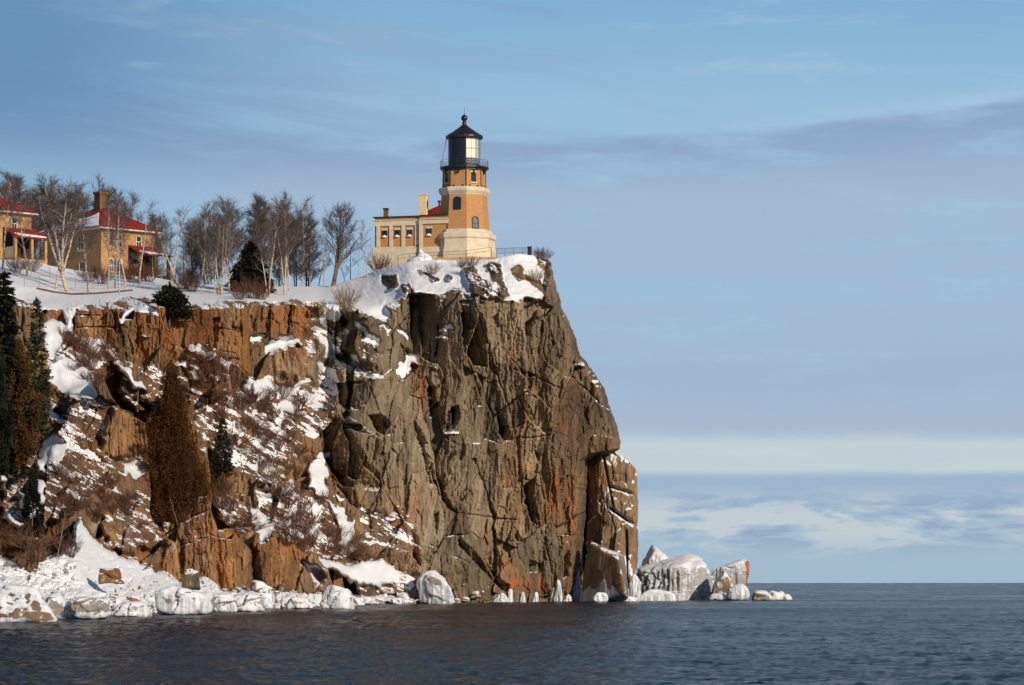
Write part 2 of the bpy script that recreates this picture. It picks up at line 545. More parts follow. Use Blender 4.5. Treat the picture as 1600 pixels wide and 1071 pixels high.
mot = np.zeros(PX.shape)
brushy = np.zeros(PX.shape)
mn = .72 * fbm(PX * .085 - PY * .075, PY * .16 - PX * .055, 71, 4, .62) + .28 * fbm(PX * .5 - PY * .2, PY * .6 - PX * .2, 72, 2, .7) + .5
mlow = np.clip(fbm(PX * .035, PY * .035, 75, 3) * 2.2 + .5, 0, 1)
for p, c in MOTTLE:
    q = pmask(p, 2.2, 6)
    c_ = c * (.42 + 1.05 * mlow)
    mot = np.maximum(mot, q * sst(mn, .63 - c_ * .36, .71 - c_ * .36))
    brushy = np.maximum(brushy, q)
solid = np.clip(np.maximum(np.maximum(top, talus), thick), 0, 1)
gully = pmask(MOTTLE[0][0], 1.0, 8)

# rockness drives how strongly the slope breaks into steep facets
ROCK = np.clip(1 - blur(np.clip(top + talus, 0, 1), 3), 0, 1)
ROCK *= 1 - .75 * blur(thick, 2)
ROCK *= 1 - .35 * brushy
wxs = PX + fbm(PX * .02, PY * .02, 3, 3) * 14 + fbm(PX * .12, PY * .08, 4, 3) * 1.6
wys = PY + fbm(PX * .02, PY * .02, 9, 3) * 14 + fbm(PX * .12, PY * .08, 6, 3) * 2
RIM = [(-220, 470), (0, 465), (110, 480), (178, 474), (240, 470), (300, 477), (400, 471), (460, 468), (508, 472), (560, 487), (600, 492), (640, 460), (720, 453), (786, 468), (846, 466), (864, 412), (1100, 412)]
rim = np.interp(gx, *zip(*RIM)) + 9
BASER = np.where(PY < rim[None, :], BASE[np.clip((rim - GY0).astype(int), 0, len(gy) - 1), np.arange(len(gx))][None, :], BASE)
foot = yshore - 26 - 40 * sst(gx, 330, 150)
BASER = np.where(PY > foot[None, :], BASER[np.clip((foot - GY0).astype(int), 0, len(gy) - 1), np.arange(len(gx))][None, :], BASER)
lean = np.where(PX > 520, .10, 0.0)          # joints on the buttress lean a little


CELLR = []


def facet_layer(sx_, sy_, s, flat, off, tx, ty, groove=0.0, gw=.05):
    u = (wxs + lean * (wys - 650)) / sx_
    v = wys / sy_
    f1, f2, cx, cy, kx, ky = cells(u, v, s)
    cyp = cy * sy_
    cxp = cx * sx_ - lean * (cyp - 650)
    bc = samp(BASER, cxp, cyp)
    r = _h(kx, ky, s + 3) - .5
    a = _h(kx, ky, s + 4) - .5
    b = _h(kx, ky, s + 5) - .5
    mpp = BASE / F
    loc = 2 * off * r + 2 * tx * a * (PX - cxp) * mpp + 2 * ty * b * (PY - cyp) * mpp
    g = groove * (1 - sst(f2 - f1, 0, gw)) * (_h(kx, ky, s + 7) > .35)
    CELLR.append(_h(kx, ky, s + 9)); CELLR.append(_h(kx, ky, s + 11))
    return (bc - BASER) * flat, loc + g


fl1, a1 = facet_layer(88, 210, 100, .62, 2.6, .62, .08, .5, .02)
fl2, a2 = facet_layer(36, 95, 200, .30, .95, .66, .10, .3, .03)
_, a3 = facet_layer(13, 42, 300, 0, .20, .38, .14, .12, .06)
_, a4 = facet_layer(4.5, 16, 400, 0, .07, .40, .15, .05, .10)
# long vertical fluting and rough grain
fl = fbm(wxs * .05, wys * .010, 61, 2, .5) * .7 + fbm(wxs * .28, wys * .022, 63, 4, .62) * .34 + fbm(PX * .4, PY * .3, 65, 3) * .18
mainface = sst(PX, 500, 560)
REL = (fl1 + fl2) + a1 * (.75 + .25 * mainface) + a2 + a3 + a4 + fl
# broad forms of the buttress: ribs and hollows
REL += mainface * 3.0 * fbm(wxs * .014, wys * .006, 81, 2)
D = BASE + ROCK * REL
calm = (1 - ROCK)
D += calm * (fbm(PX * .03, PY * .06, 90, 4) * 3.0 * sst(PY, 440, 480) + fbm(PX * .1, PY * .16, 95, 4, .6) * (.8 + 1.6 * sst(PY, 840, 880)))
D -= blur(out, 2) * (.9 + 2.2 * np.clip(fbm(PX * .12 , PY * .16, 97, 3) + .15, 0, 1))
D += blur(gully, 10) * 6.5 * sst(PY, 478, 520)
ft = talus * sst(PY - yshore[None, :], -52, -8)
lump = 1 - np.abs(2 * fbm(PX * .055, PY * .09, 161, 3, .55)) * 2.2
lump2 = 1 - np.abs(2 * fbm(PX * .16, PY * .24, 165, 3, .55)) * 2.0
D -= ft * (2.6 * np.clip(lump, 0, 1) + 1.2 * np.clip(lump2, 0, 1))
# the ledge snow sits a little proud of what carries it
tk = blur(thick, 3)
D = D * (1 - tk * .85) + blur(D, 9) * tk * .85
D -= thick * .35


# shaded clefts: the surface inside turns to the left, deep at its left border
def notch(poly, slope=1.5, cap=8.0, fade=1.0):
    global D
    ys = np.array([p[1] for p in poly])
    y0, y1 = int(ys.min()), int(ys.max())
    n = len(poly)
    for y in range(y0, y1 + 1):
        if not GY0 <= y <= GY1: continue
        xs = []
        for i in range(n):
            (xa, ya), (xb, yb) = poly[i], poly[(i + 1) % n]
            if (ya > y + .01) != (yb > y + .01):
                xs.append(xa + (xb - xa) * (y + .01 - ya) / (yb - ya))
        if len(xs) < 2: continue
        j = fbm(np.array([y * .13]), np.array([poly[0][0] * .37]), 5, 3)[0] * 6
        j2 = fbm(np.array([y * .13]), np.array([poly[0][0] * .37 + 9]), 7, 3)[0] * 6
        xl, xr = min(xs) + j2, max(xs) + j
        a, b = max(int(math.ceil(xl)) - GX0, 0), min(int(xr) - GX0 + 1, len(gx))
        if b <= a: continue
        row = D[y - GY0, a:b]
        mpp = row / F
        e = min(1, min(y - y0, y1 - y) / 6 + .25)
        row += np.minimum(slope * (xr - gx[a:b]) * mpp, cap) * e
        D[y - GY0, a:b] = row


def c8(*p): return [(640 + a / 3.348, 380 + b / 3.348) for a, b in p]
def c6(*p): return [(380 + a / 3.347, 440 + b / 3.347) for a, b in p]
def c7(*p): return [(380 + a / 3.81, 720 + b / 3.81) for a, b in p]
def c9(*p): return [(760 + a / 3.2, 650 + b / 3.2) for a, b in p]
def c4(*p): return [(a / 3.57, 420 + b / 3.57) for a, b in p]
def c5(*p): return [(a / 3.57, 700 + b / 3.57) for a, b in p]


for p, s in [
    (c8((-15, 265), (135, 268), (130, 400), (90, 520), (20, 600), (-10, 480)), 1.5),
    (c8((265, 300), (350, 290), (400, 430), (430, 560), (470, 700), (400, 650), (330, 640), (280, 560)), 1.5),
    (c8((690, 370), (706, 380), (702, 470), (690, 480)), 2.5), (c8((738, 450), (762, 520), (745, 555)), 2.5), (c8((600, 420), (652, 378), (630, 490), (600, 480)), 1.8),
    (c8((455, 850), (512, 930), (495, 1071), (470, 1000)), 1.8), (c8((205, 880), (255, 855), (235, 970), (190, 1000)), 1.8), (c8((85, 690), (145, 760), (115, 860)), 1.6),
    (c8((560, 640), (660, 690), (650, 760), (600, 700)), 1.2), (c8((150, 420), (185, 420), (170, 600), (130, 600)), 1.4), (c8((330, 760), (400, 700), (390, 850), (330, 900)), .9),
    (c6((500, 120), (590, 130), (660, 200), (560, 260), (520, 330)), 1.2),
    (c6((512, 330), (570, 370), (655, 470), (600, 465), (530, 420)), 1.8), (c6((560, 400), (700, 430), (720, 470), (640, 485)), 1.2),
    (c6((495, 530), (650, 515), (600, 600), (612, 670), (550, 680), (500, 640)), 1.3), (c6((655, 700), (725, 690), (795, 760), (775, 825), (695, 780)), 1.8),
    (c6((885, 700), (935, 780), (968, 850), (920, 880)), 1.6), (c6((920, 800), (955, 860), (1010, 1000), (1020, 1071), (980, 1071), (950, 960)), 1.6),
    (c6((1085, 660), (1135, 640), (1145, 720), (1095, 770)), 1.8), (c6((860, 330), (900, 390), (885, 420), (850, 370)), 1.5),
    (c6((395, 800), (500, 690), (640, 900), (760, 1071), (700, 1100), (520, 1071), (430, 950)), 1.15), (c6((960, 560), (1010, 540), (1020, 700), (975, 720)), 1.2),
    (c7((1125, 120), (1175, 100), (1245, 260), (1285, 325), (1230, 295), (1155, 200)), 2.0), (c7((1260, 370), (1305, 460), (1405, 570), (1520, 690), (1590, 740), (1600, 800), (1540, 770), (1395, 630), (1285, 500)), 1.8),
    (c7((1130, 320), (1172, 295), (1155, 430)), 2.0), (c7((1000, 410), (1042, 450), (1056, 640), (1015, 580)), 2.2), (c7((1285, 240), (1355, 175), (1325, 250)), 2.0),
    (c7((500, 40), (600, 60), (690, 240), (720, 330), (640, 260), (560, 160)), 1.3), (c7((40, 480), (100, 540), (115, 730), (60, 740)), 2.0),
    (c7((820, 330), (900, 300), (880, 420), (830, 460)), 1.0), (c7((700, 740), (730, 700), (735, 790), (700, 800)), 1.4), (c7((930, 690), (1000, 720), (960, 800), (930, 800)), 1.4),
    (c9((185, 350), (245, 305), (245, 420), (275, 560), (220, 525), (195, 440)), 1.7), (c9((60, 640), (85, 740), (60, 860), (0, 860), (0, 700)), .9),
    (c9((135, 540), (195, 640), (150, 630)), 1.8), (c9((212, 715), (285, 740), (275, 795), (215, 785)), 1.4), (c9((150, 100), (170, 100), (180, 330), (160, 340)), 1.8),
    (c9((390, 700), (425, 660), (415, 800), (385, 820)), 1.2), (c9((60, 60), (110, 40), (140, 120), (90, 140)), 1.2), (c9((230, 160), (300, 200), (270, 260)), 1.1),
    (c4((1185, 280), (1228, 260), (1218, 450), (1188, 450)), 2.4), (c6((140, 110), (162, 180), (125, 280), (112, 240)), 2.4), (c6((250, 105), (275, 130), (240, 290), (225, 270)), 2.4),
    (c4((690, 420), (725, 540), (700, 545)), 2.0), (c4((460, 730), (492, 740), (480, 920), (450, 900)), 2.0), (c4((730, 780), (830, 800), (860, 1071), (740, 1071)), 1.3),
    (c4((640, 220), (672, 290), (660, 380), (630, 340)), 1.6), (c6((330, 110), (420, 110), (440, 190), (340, 270), (325, 200)), 1.5), (c4((1300, 330), (1360, 300), (1350, 380)), 1.4),
    (c4((395, 215), (440, 230), (430, 320), (405, 320)), 2.0), (c5((1400, 640), (1440, 560), (1430, 760), (1405, 760)), 1.6), (c5((100, 440), (150, 430), (160, 560), (110, 600)), 1.0),
    (c4((1230, 480), (1330, 500), (1300, 620), (1240, 560)), .9), (c5((640, 300), (700, 330), (690, 480), (640, 460)), 1.0), (c5((1000, 520), (1040, 500), (1040, 700), (1000, 720)), 1.0),
    (c5((880, 420), (950, 400), (930, 640), (890, 600)), .9), (c5((1200, 180), (1240, 160), (1230, 300), (1205, 300)), 1.4),
]:
    notch(p, s)


def crack(poly, wd=1.8, depth=1.5):
    global D
    dist = np.full(PX.shape, 99.0)
    for (x0, y0), (x1, y1) in zip(poly[:-1], poly[1:]):
        dx, dy = x1 - x0, y1 - y0
        t = np.clip(((WX * .25 + PX * .75 - x0) * dx + (WY * .25 + PY * .75 - y0) * dy) / (dx * dx + dy * dy), 0, 1)
        dist = np.minimum(dist, np.hypot(WX * .25 + PX * .75 - x0 - t * dx, WY * .25 + PY * .75 - y0 - t * dy))
    D += depth * np.exp(-(dist / wd) ** 2)


for p in [c8((550, 660), (640, 690), (780, 755)), c8((560, 1015), (640, 1020), (735, 1000), (745, 960)), c8((430, 600), (480, 760), (520, 850), (550, 1000)), c8((705, 350), (690, 470)), c8((800, 380), (890, 620), (910, 1000)),
          c8((860, 640), (900, 710)), c8((560, 800), (630, 920), (640, 960)), c9((265, 290), (290, 420), (297, 640), (335, 820)), c9((180, 300), (172, 450)), c9((420, 180), (425, 420)), c9((30, 510), (150, 520)),
          c9((340, 590), (420, 595)), c4((545, 325), (545, 395)), c4((430, 325), (640, 330)), c4((890, 260), (885, 430)), c4((440, 260), (560, 265)), c4((980, 470), (900, 590)), c4((1220, 330), (1330, 350)), c4((1340, 230), (1350, 380)),
          c4((760, 230), (770, 420), (740, 520)), c4((1230, 460), (1310, 470)), c6((640, 490), (700, 497), (780, 470)), c6((560, 770), (670, 800)), c6((660, 540), (720, 700)), c6((1160, 160), (1180, 420), (1240, 600)),
          c6((1190, 180), (1272, 480)), c7((1450, 350), (1430, 480)), c7((1330, 320), (1400, 330), (1560, 345)), c7((840, 0), (870, 200)), c7((640, 0), (660, 200)), c7((1150, 470), (1160, 560)), c8((300, 280), (380, 560)), c8((330, 280), (420, 560))]:
    crack(p, 1.0, .40)

# ---- positions
xe = np.interp(gy, *zip(*EDGE)) + fbm(gy * .11, gy * 0, 12, 4, .6) * 5
ext_x = np.clip(PX - xe[:, None], 0, None)
ext_y = np.clip(ysky[None, :] - PY, 0, None)
ext_s = np.clip(PY - yshore[None, :], 0, None)
pxe = np.minimum(PX, xe[:, None])
# rounding of the seaward edge
near = np.clip(14 - (xe[:, None] - pxe), 0, 14)
iy_ = np.clip(PY, ysky[None, :], yshore[None, :])
jx = np.clip(np.rint(pxe - GX0).astype(int), 0, len(gx) - 1)
jy = np.clip(np.rint(iy_ - GY0).astype(int), 0, len(gy) - 1)
Dm = D[jy, jx] + near ** 2 * .022
X = (pxe - 800) / F * Dm
Y = Dm.copy()
Z = CAMH + (HOR - iy_) / F * Dm
Z = np.where((ext_s > 0), -ext_s * .12, Z)
behind = (ext_x > 0) & (PY > 706)       # back wall of the cleft behind the split pillar
tx_ = ext_x / (GX1 - xe[:, None])
Y = Y + ext_y * 3.0 * (1 - tx_) + np.where(PY > 706, ext_x * .35, 60 * tx_) - ext_s * .05 + behind * (9 * sst(ext_x, 0, 5) + fbm(PX * .1, PY * .06, 99, 4) * 3)
X = X + np.where(behind, np.minimum(ext_x * .045, 2.8), -(4 * tx_ + 30 * tx_ ** 2.5))
Z = Z - ext_y * .03 - (Z + 1) * sst(ext_y, 10, 24) * sst(PX, 560, 640) * (1 - .0 * tx_)
lft = np.clip((GX0 + 24 - PX) / 24, 0, 1)          # the far left end turns inland
Y = Y + 90 * lft * sst(ext_s, 9, 0) + 60 * lft
DM = Dm


def ground(px, py):
    """world point of the terrain where photo point (px, py) sees it"""
    ix = int(np.clip(round(px - GX0), 0, len(gx) - 1)); iy = int(np.clip(round(py - GY0), 0, len(gy) - 1))
    return Vector((X[iy, ix], Y[iy, ix], Z[iy, ix]))


P3 = np.stack([X, Y, Z], -1)
gu = np.gradient(P3, axis=1); gv = np.gradient(P3, axis=0)
N = np.cross(gv, gu)
N /= np.linalg.norm(N, axis=-1, keepdims=True) + 1e-9
N *= np.sign(-N[..., 1:2] + 1e-6)
nz = N[..., 2]
nzb = blur(nz, 1)
slope_snow = sst(nzb + (mn - .5) * .35, .62, .80) * (1 - .35 * brushy)
snow = np.maximum(np.maximum(solid, mot), slope_snow * (.30 + .7 * sst(mn, .45, .62)) * (1 - out))
snow = np.where((ext_y > 0) & ((PX < 600) | (ext_y < 11)), 1.0, snow)
snow *= np.where(PY > yshore[None, :] - 2.0, 0.25, 1.0)
talk = sst(fbm(PX * .11, PY * .2, 131, 4, .6),   .20, .26) * talus * sst(PY, 870, 890)
snow = snow * (1 - .8 * talk)


def blob(*bs):
    r = np.zeros(PX.shape)
    for x, y, rx, ry, s in bs:
        r = np.maximum(r, s * np.exp(-(((PX - x) / rx) ** 2 + ((PY - y) / ry) ** 2)))
    return r


sp = sst(fbm(PX * .08, PY * .05, 141, 5, .62), -.12, .22)
rust = blob((815, 912, 38, 12, 1.3), (790, 890, 16, 16, .9), (868, 765, 14, 40, .55), (862, 690, 14, 25, .25), (645, 850, 14, 45, .8), (622, 815, 22, 18, .5), (895, 820, 10, 70, .55), (800, 545, 12, 20, .5),
            (880, 670, 18, 40, .2), (820, 655, 18, 35, .2), (700, 590, 20, 40, .2), (660, 600, 10, 40, .5), (525, 905, 18, 16, .8), (820, 432, 16, 10, .9), (880, 690, 30, 60, .12), (860, 610, 20, 60, .12),
            (275, 520, 70, 50, .45), (330, 840, 40, 50, .55), (220, 880, 15, 14, .5), (230, 700, 30, 60, .35), (160, 500, 40, 30, .35), (85, 495, 20, 12, .6), (440, 500, 40, 30, .4), (600, 870, 30, 30, .3),
            (640, 800, 40, 40, .3), (550, 860, 30, 25, .3), (855, 430, 6, 40, .3)) * (.35 + .9 * sp)
hue = np.clip(-.6 * out * (PX < 800) + .14 + .16 * blob((300, 530, 160, 60, 1), (300, 860, 120, 60, 1)) + .55 * sst(PX, 560, 470) + .15 * sst(PX, 800, 900) - .55 * blob((610, 540, 80, 70, 1), (680, 500, 60, 50, 1), (530, 560, 40, 80, 1), (800, 470, 50, 30, .6), (560, 610, 50, 40, .9), (350, 480, 30, 25, .4)), 0, 1)
tone = .43 - .01 * sst(PX, 540, 620) + .10 * blob((330, 850, 80, 60, 1), (280, 530, 120, 60, .6)) - .45 * out * (PX < 800) + .34 * CELLR[0] + .34 * CELLR[2] + .20 * CELLR[4] - .25 * blob((680, 500, 50, 45, 1), (540, 560, 40, 60, 1), (900, 640, 40, 60, .6), (950, 620, 40, 80, .8))
hue = np.clip(hue + (CELLR[3] - .5) * .5 + (CELLR[1] - .5) * .3, 0, 1)
pale = blob((815, 530, 14, 40, .8), (700, 860, 60, 60, .5), (720, 740, 80, 80, .35), (850, 860, 40, 40, .3), (150, 820, 12, 18, 1.0), (205, 830, 15, 12, .6), (270, 855, 8, 10, .8), (320, 850, 20, 50, .4), (450, 580, 20, 30, .5))
ice = blob((860, 920, 10, 40, .0))
ny, nx = PX.shape
vid = np.arange(ny * nx).reshape(ny, nx)
fq = np.stack([vid[:-1, :-1], vid[1:, :-1], vid[1:, 1:], vid[:-1, 1:]], -1).reshape(-1, 4)
me = np_mesh('cliff', P3.reshape(-1, 3), fq)
for nm, arr in (('tone', tone), ('snow', snow), ('hue', hue), ('rust', rust), ('pale', pale), ('brush', np.clip(brushy * 1.1, 0, 1) * sst(fbm(PX * .05, PY * .05, 151, 3), -.25, .05))):
    fattr(me, nm, arr)


def rock_material(name, palecol=(.40, .34, .25), icy=False):
    m = bpy.data.materials.new(name)
    m.use_nodes = True
    t = NT(m.node_tree)
    bs = t.n['Principled BSDF']
    at = lambda n: t.node('ShaderNodeAttribute', attribute_name=n).outputs['Fac']
    geo = t.node('ShaderNodeNewGeometry')
    pos = geo.outputs['Position']
    mp = t.node('ShaderNodeMapping')
    t.l.new(pos, mp.inputs[0])
    mp.inputs['Scale'].default_value = (1, .5, .20)
    mp.inputs['Rotation'].default_value = (0, math.radians(-9), 0)
    st_ = mp.outputs[0]
    a = t.noise(st_, .45, 8, .62, .6)
    b = t.noise(st_, 1.9, 6, .68, .4)
    c = t.noise(pos, .16, 4, .55)
    d = t.noise(st_, 5.5, 5, .7, .3)
    f = t.m('ADD', t.m('MULTIPLY', a, .52), t.m('ADD', t.m('MULTIPLY', b, .33), t.m('MULTIPLY', d, .15)))
    grey = t.ramp(f, [(.34, (.045, .038, .030)), (.43, (.130, .100, .067)), (.52, (.235, .175, .112)), (.62, (.33, .250, .165)), (.72, (.46, .37, .27))])
    warm = t.ramp(f, [(.34, (.036, .022, .013)), (.43, (.115, .054, .021)), (.52, (.225, .104, .036)), (.62, (.33, .165, .060)), (.72, (.44, .27, .12))])
    h = t.m('ADD', at('hue'), t.m('MULTIPLY', t.m('SUBTRACT', c, .5), 1.3), clamp=True)
    colr = t.mix(h, grey, warm)
    sl = t.step(t.noise(st_, .8, 5, .6, 1.0), .56, .68)
    colr = t.mix(t.m('MULTIPLY', sl, .55), colr, (.085, .075, .062))
    colr = t.mix(t.m('MULTIPLY', at('pale'), t.step(b, .18, .4) if icy else t.step(b, .38, .6)), colr, palecol)
    colr = t.mix(1.0, colr, t.xyz(at('tone'), at('tone'), at('tone')), 'MULTIPLY')
    ru = t.m('MULTIPLY', at('rust'), t.step(t.noise(st_, 1.1, 5, .65, .5), .34, .60), clamp=True)
    colr = t.mix(ru, colr, t.ramp(d, [(.35, (.20, .05, .012)), (.6, (.50, .13, .025))]))
    colr = t.mix(t.m('MULTIPLY', at('brush'), t.step(d, .30, .58, .9, .45)), colr, t.ramp(b, [(.35, (.050, .028, .020)), (.65, (.135, .072, .050))]))
    sn = t.m('ADD', at('snow'), t.m('ADD', t.m('MULTIPLY', t.m('SUBTRACT', t.noise(pos, 1.3, 7, .72), .5), 1.5), t.m('MULTIPLY', t.m('SUBTRACT', d, .5), .5)))
    sf = t.step(sn, .38, .64)
    snc = t.mix(t.noise(pos, .7, 4), (.70, .715, .75), (.79, .79, .81))
    if icy:
        ic = t.node('ShaderNodeMapping')
        t.l.new(pos, ic.inputs[0])
        ic.inputs['Scale'].default_value = (2.8, 2.0, .25)
        iz = t.node('ShaderNodeSeparateXYZ')
        t.l.new(geo.outputs['Normal'], iz.inputs[0])
        k_ = t.m('MULTIPLY', t.step(iz.outputs[2], .75, .15), t.step(t.noise(ic.outputs[0], 1.0, 5, .65, .4), .36, .66))
        snc = t.mix(k_, snc, (.27, .32, .37))
    t.plug(bs.inputs['Base Color'], t.mix(sf, colr, snc))
    t.plug(bs.inputs['Roughness'], t.m('ADD', .78, t.m('MULTIPLY', sf, -.12)))
    bs.inputs['Specular IOR Level'].default_value = .25
    bp = t.node('ShaderNodeBump')
    bp.inputs['Strength'].default_value = .9
    t.plug(bp.inputs['Distance'], t.m('SUBTRACT', .10, t.m('MULTIPLY', sf, .05)))
    hb = t.m('ADD', t.m('MULTIPLY', b, .6), t.m('MULTIPLY', t.noise(st_, 4.0, 6, .7), .5))
    t.plug(bp.inputs['Height'], hb)
    t.l.new(bp.outputs[0], bs.inputs['Normal'])
    return m


M_rock = rock_material('rock_and_snow')
cliff = link('cliff', me, M_rock)
tag(cliff, kind='structure')


def simple(name, colr, rough=.7, spec=.3, var=.25, scale=3.0, metal=0.0, bump=0.0, stretch=(1, 1, 1)):
    m = bpy.data.materials.new(name)
    m.use_nodes = True
    t = NT(m.node_tree)
    bs = t.n['Principled BSDF']
    geo = t.node('ShaderNodeTexCoord')
    mp = t.node('ShaderNodeMapping')
    t.l.new(geo.outputs['Object'], mp.inputs[0])
    mp.inputs['Scale'].default_value = stretch
    n = t.noise(mp.outputs[0], scale, 5, .6)
    lo = tuple(c * (1 - var) for c in colr)
    hi = tuple(min(1, c * (1 + var)) for c in colr)
    t.plug(bs.inputs['Base Color'], t.ramp(n, [(.3, lo), (.7, hi)]))
    bs.inputs['Roughness'].default_value = rough
    bs.inputs['Specular IOR Level'].default_value = spec
    bs.inputs['Metallic'].default_value = metal
    if bump:
        bp = t.node('ShaderNodeBump')
        bp.inputs['Distance'].default_value = bump
        bp.inputs['Strength'].default_value = .6
        t.plug(bp.inputs['Height'], n)
        t.l.new(bp.outputs[0], bs.inputs['Normal'])
    return m


# ---------------------------------------------------------------- water
def make_water():
    ys = []
    y = 50.0
    while y < 470:
        ys.append(y); y *= 1.0042
    while y < 3000:
        ys.append(y); y *= 1.0045
    ys.append(3000.0)
    ys = np.array(ys)
    us = np.linspace(-.19, .19, 620)
    us = np.concatenate([[-1.2, -.8, -.5, -.32], us, [.32, .5, .8, 1.2]])
    UU, YY = np.meshgrid(us, ys)
    XX = UU * YY
    R2 = XX ** 2 + YY ** 2
    amp = .15 * np.clip(1 + (YY - 250) / 600, 1, 3.2)
    ks = np.minimum(1, 250 / YY)
    xc, yc = XX * ks, np.where(YY < 250, YY, 250 * (1 + np.log(np.maximum(YY, 1) / 250)))
    h = (fbm(xc * .95 + yc * .2, yc * .85, 201, 4, .66) * 1.5 + fbm(xc * .05, yc * .08, 205, 3) * .5) * amp
    v = np.stack([XX, YY, h], -1).reshape(-1, 3)
    a, b = XX.shape
    vid = np.arange(a * b).reshape(a, b)
    f = np.stack([vid[:-1, :-1], vid[:-1, 1:], vid[1:, 1:], vid[1:, :-1]], -1).reshape(-1, 4)
    me = np_mesh('water', v, f)
    m = bpy.data.materials.new('lake_water')
    m.use_nodes = True
    t = NT(m.node_tree)
    bs = t.n['Principled BSDF']
    pos = t.node('ShaderNodeNewGeometry').outputs['Position']
    mp = t.node('ShaderNodeMapping')
    t.l.new(pos, mp.inputs[0])
    mp.inputs['Scale'].default_value = (.6, .9, 1)
    big = t.node('ShaderNodeMapping')
    t.l.new(pos, big.inputs[0])
    big.inputs['Scale'].default_value = (.02, .03, 1)
    gust = t.noise(big.outputs[0], 1.0, 5, .6, .4)
    t.plug(bs.inputs['Base Color'], t.ramp(gust, [(.35, (.007, .011, .017)), (.65, (.013, .020, .030))]))
    t.plug(bs.inputs['Roughness'], t.step(gust, .3, .7, .10, .20))
    bs.inputs['IOR'].default_value = 1.333
    patch = t.node('ShaderNodeMapping')
    t.l.new(pos, patch.inputs[0])
    patch.inputs['Scale'].default_value = (.010, .022, 1)
    t.plug(bs.inputs['Specular IOR Level'], t.step(t.noise(patch.outputs[0], 1.0, 4, .55, .6), .34, .62, .04, .10))
    b1 = t.noise(mp.outputs[0], 1.6, 6, .7)
    bp = t.node('ShaderNodeBump')
    bp.inputs['Strength'].default_value = 1.0
    bp.inputs['Distance'].default_value = .55
    t.plug(bp.inputs['Height'], b1)
    t.l.new(bp.outputs[0], bs.inputs['Normal'])
    o = link('water', me, m)
    tag(o, kind='structure')


make_water()
# ---------------------------------------------------------------- materials for the built things
M_brick = simple('orange_brick', (.48, .245, .100), .85, .15, .16, 2.5, bump=.01, stretch=(1, 1, 2.5))
M_brick2 = simple('cream_brick', (.42, .245, .108), .85, .15, .32, 2.0, bump=.01, stretch=(1, 1, 2.5))
M_stone = simple('limestone_trim', (.64, .545, .40), .85, .2, .14, 1.4, bump=.01)
M_black = simple('black_paint', (.012, .013, .016), .38, .5, .3, 2.0)
M_lead = simple('dark_blue_steel', (.010, .014, .022), .32, .35, .3, 1.5)
M_dark = simple('dark_frame', (.016, .022, .022), .5, .4, .2, 3)
M_glass = simple('window_glass', (.012, .016, .024), .08, .7, .3, 1.0)
M_greyglass = simple('pale_window_glass', (.16, .19, .20), .12, .6, .3, 2.0)
M_roof = simple('red_roofing', (.25, .020, .015), .7, .15, .5, 1.2, stretch=(1, 1, 3))
M_white = simple('white_trim', (.70, .68, .63), .7, .2, .1, 3)
M_snow = simple('snow', (.82, .82, .85), .65, .2, .04, 1.5, bump=.06)
M_conc = simple('tan_concrete', (.50, .33, .18), .85, .15, .15, 1.2)
M_iron = simple('iron_rail', (.035, .035, .04), .55, .4, .3, 4)
M_galv = simple('galvanised_wire', (.22, .22, .23), .5, .4, .2, 4)
M_curtain = simple('cream_curtain', (.90, .85, .72), .7, .2, .07, 3.0, stretch=(3, 3, .3))
M_chimney = simple('sooty_brick', (.16, .085, .045), .9, .1, .45, 1.5)
M_redbrick = simple('red_brick_wall', (.13, .065, .042), .9, .1, .3, 2.0)
M_cream = simple('cream_chimney_brick', (.78, .56, .32), .85, .15, .15, 2.0)
M_porch_shade = simple('painted_porch_shade', (.05, .035, .025), .9, .1, .3, 2.0)  # dark colour standing in for the shade under the porch roof


def prism(mb, M, outline, y0, y1):
    """extrude an (x, z) outline from y0 (outer, smaller) to y1"""
    n = len(outline)
    vs = [M @ Vector((x, y0, z)) for x, z in outline] + [M @ Vector((x, y1, z)) for x, z in outline]
    fs = [tuple(range(n)), tuple(reversed(range(n, 2 * n)))]
    for i in range(n):
        j = (i + 1) % n
        fs.append((j, i, n + i, n + j))
    return mb.add(vs, fs)


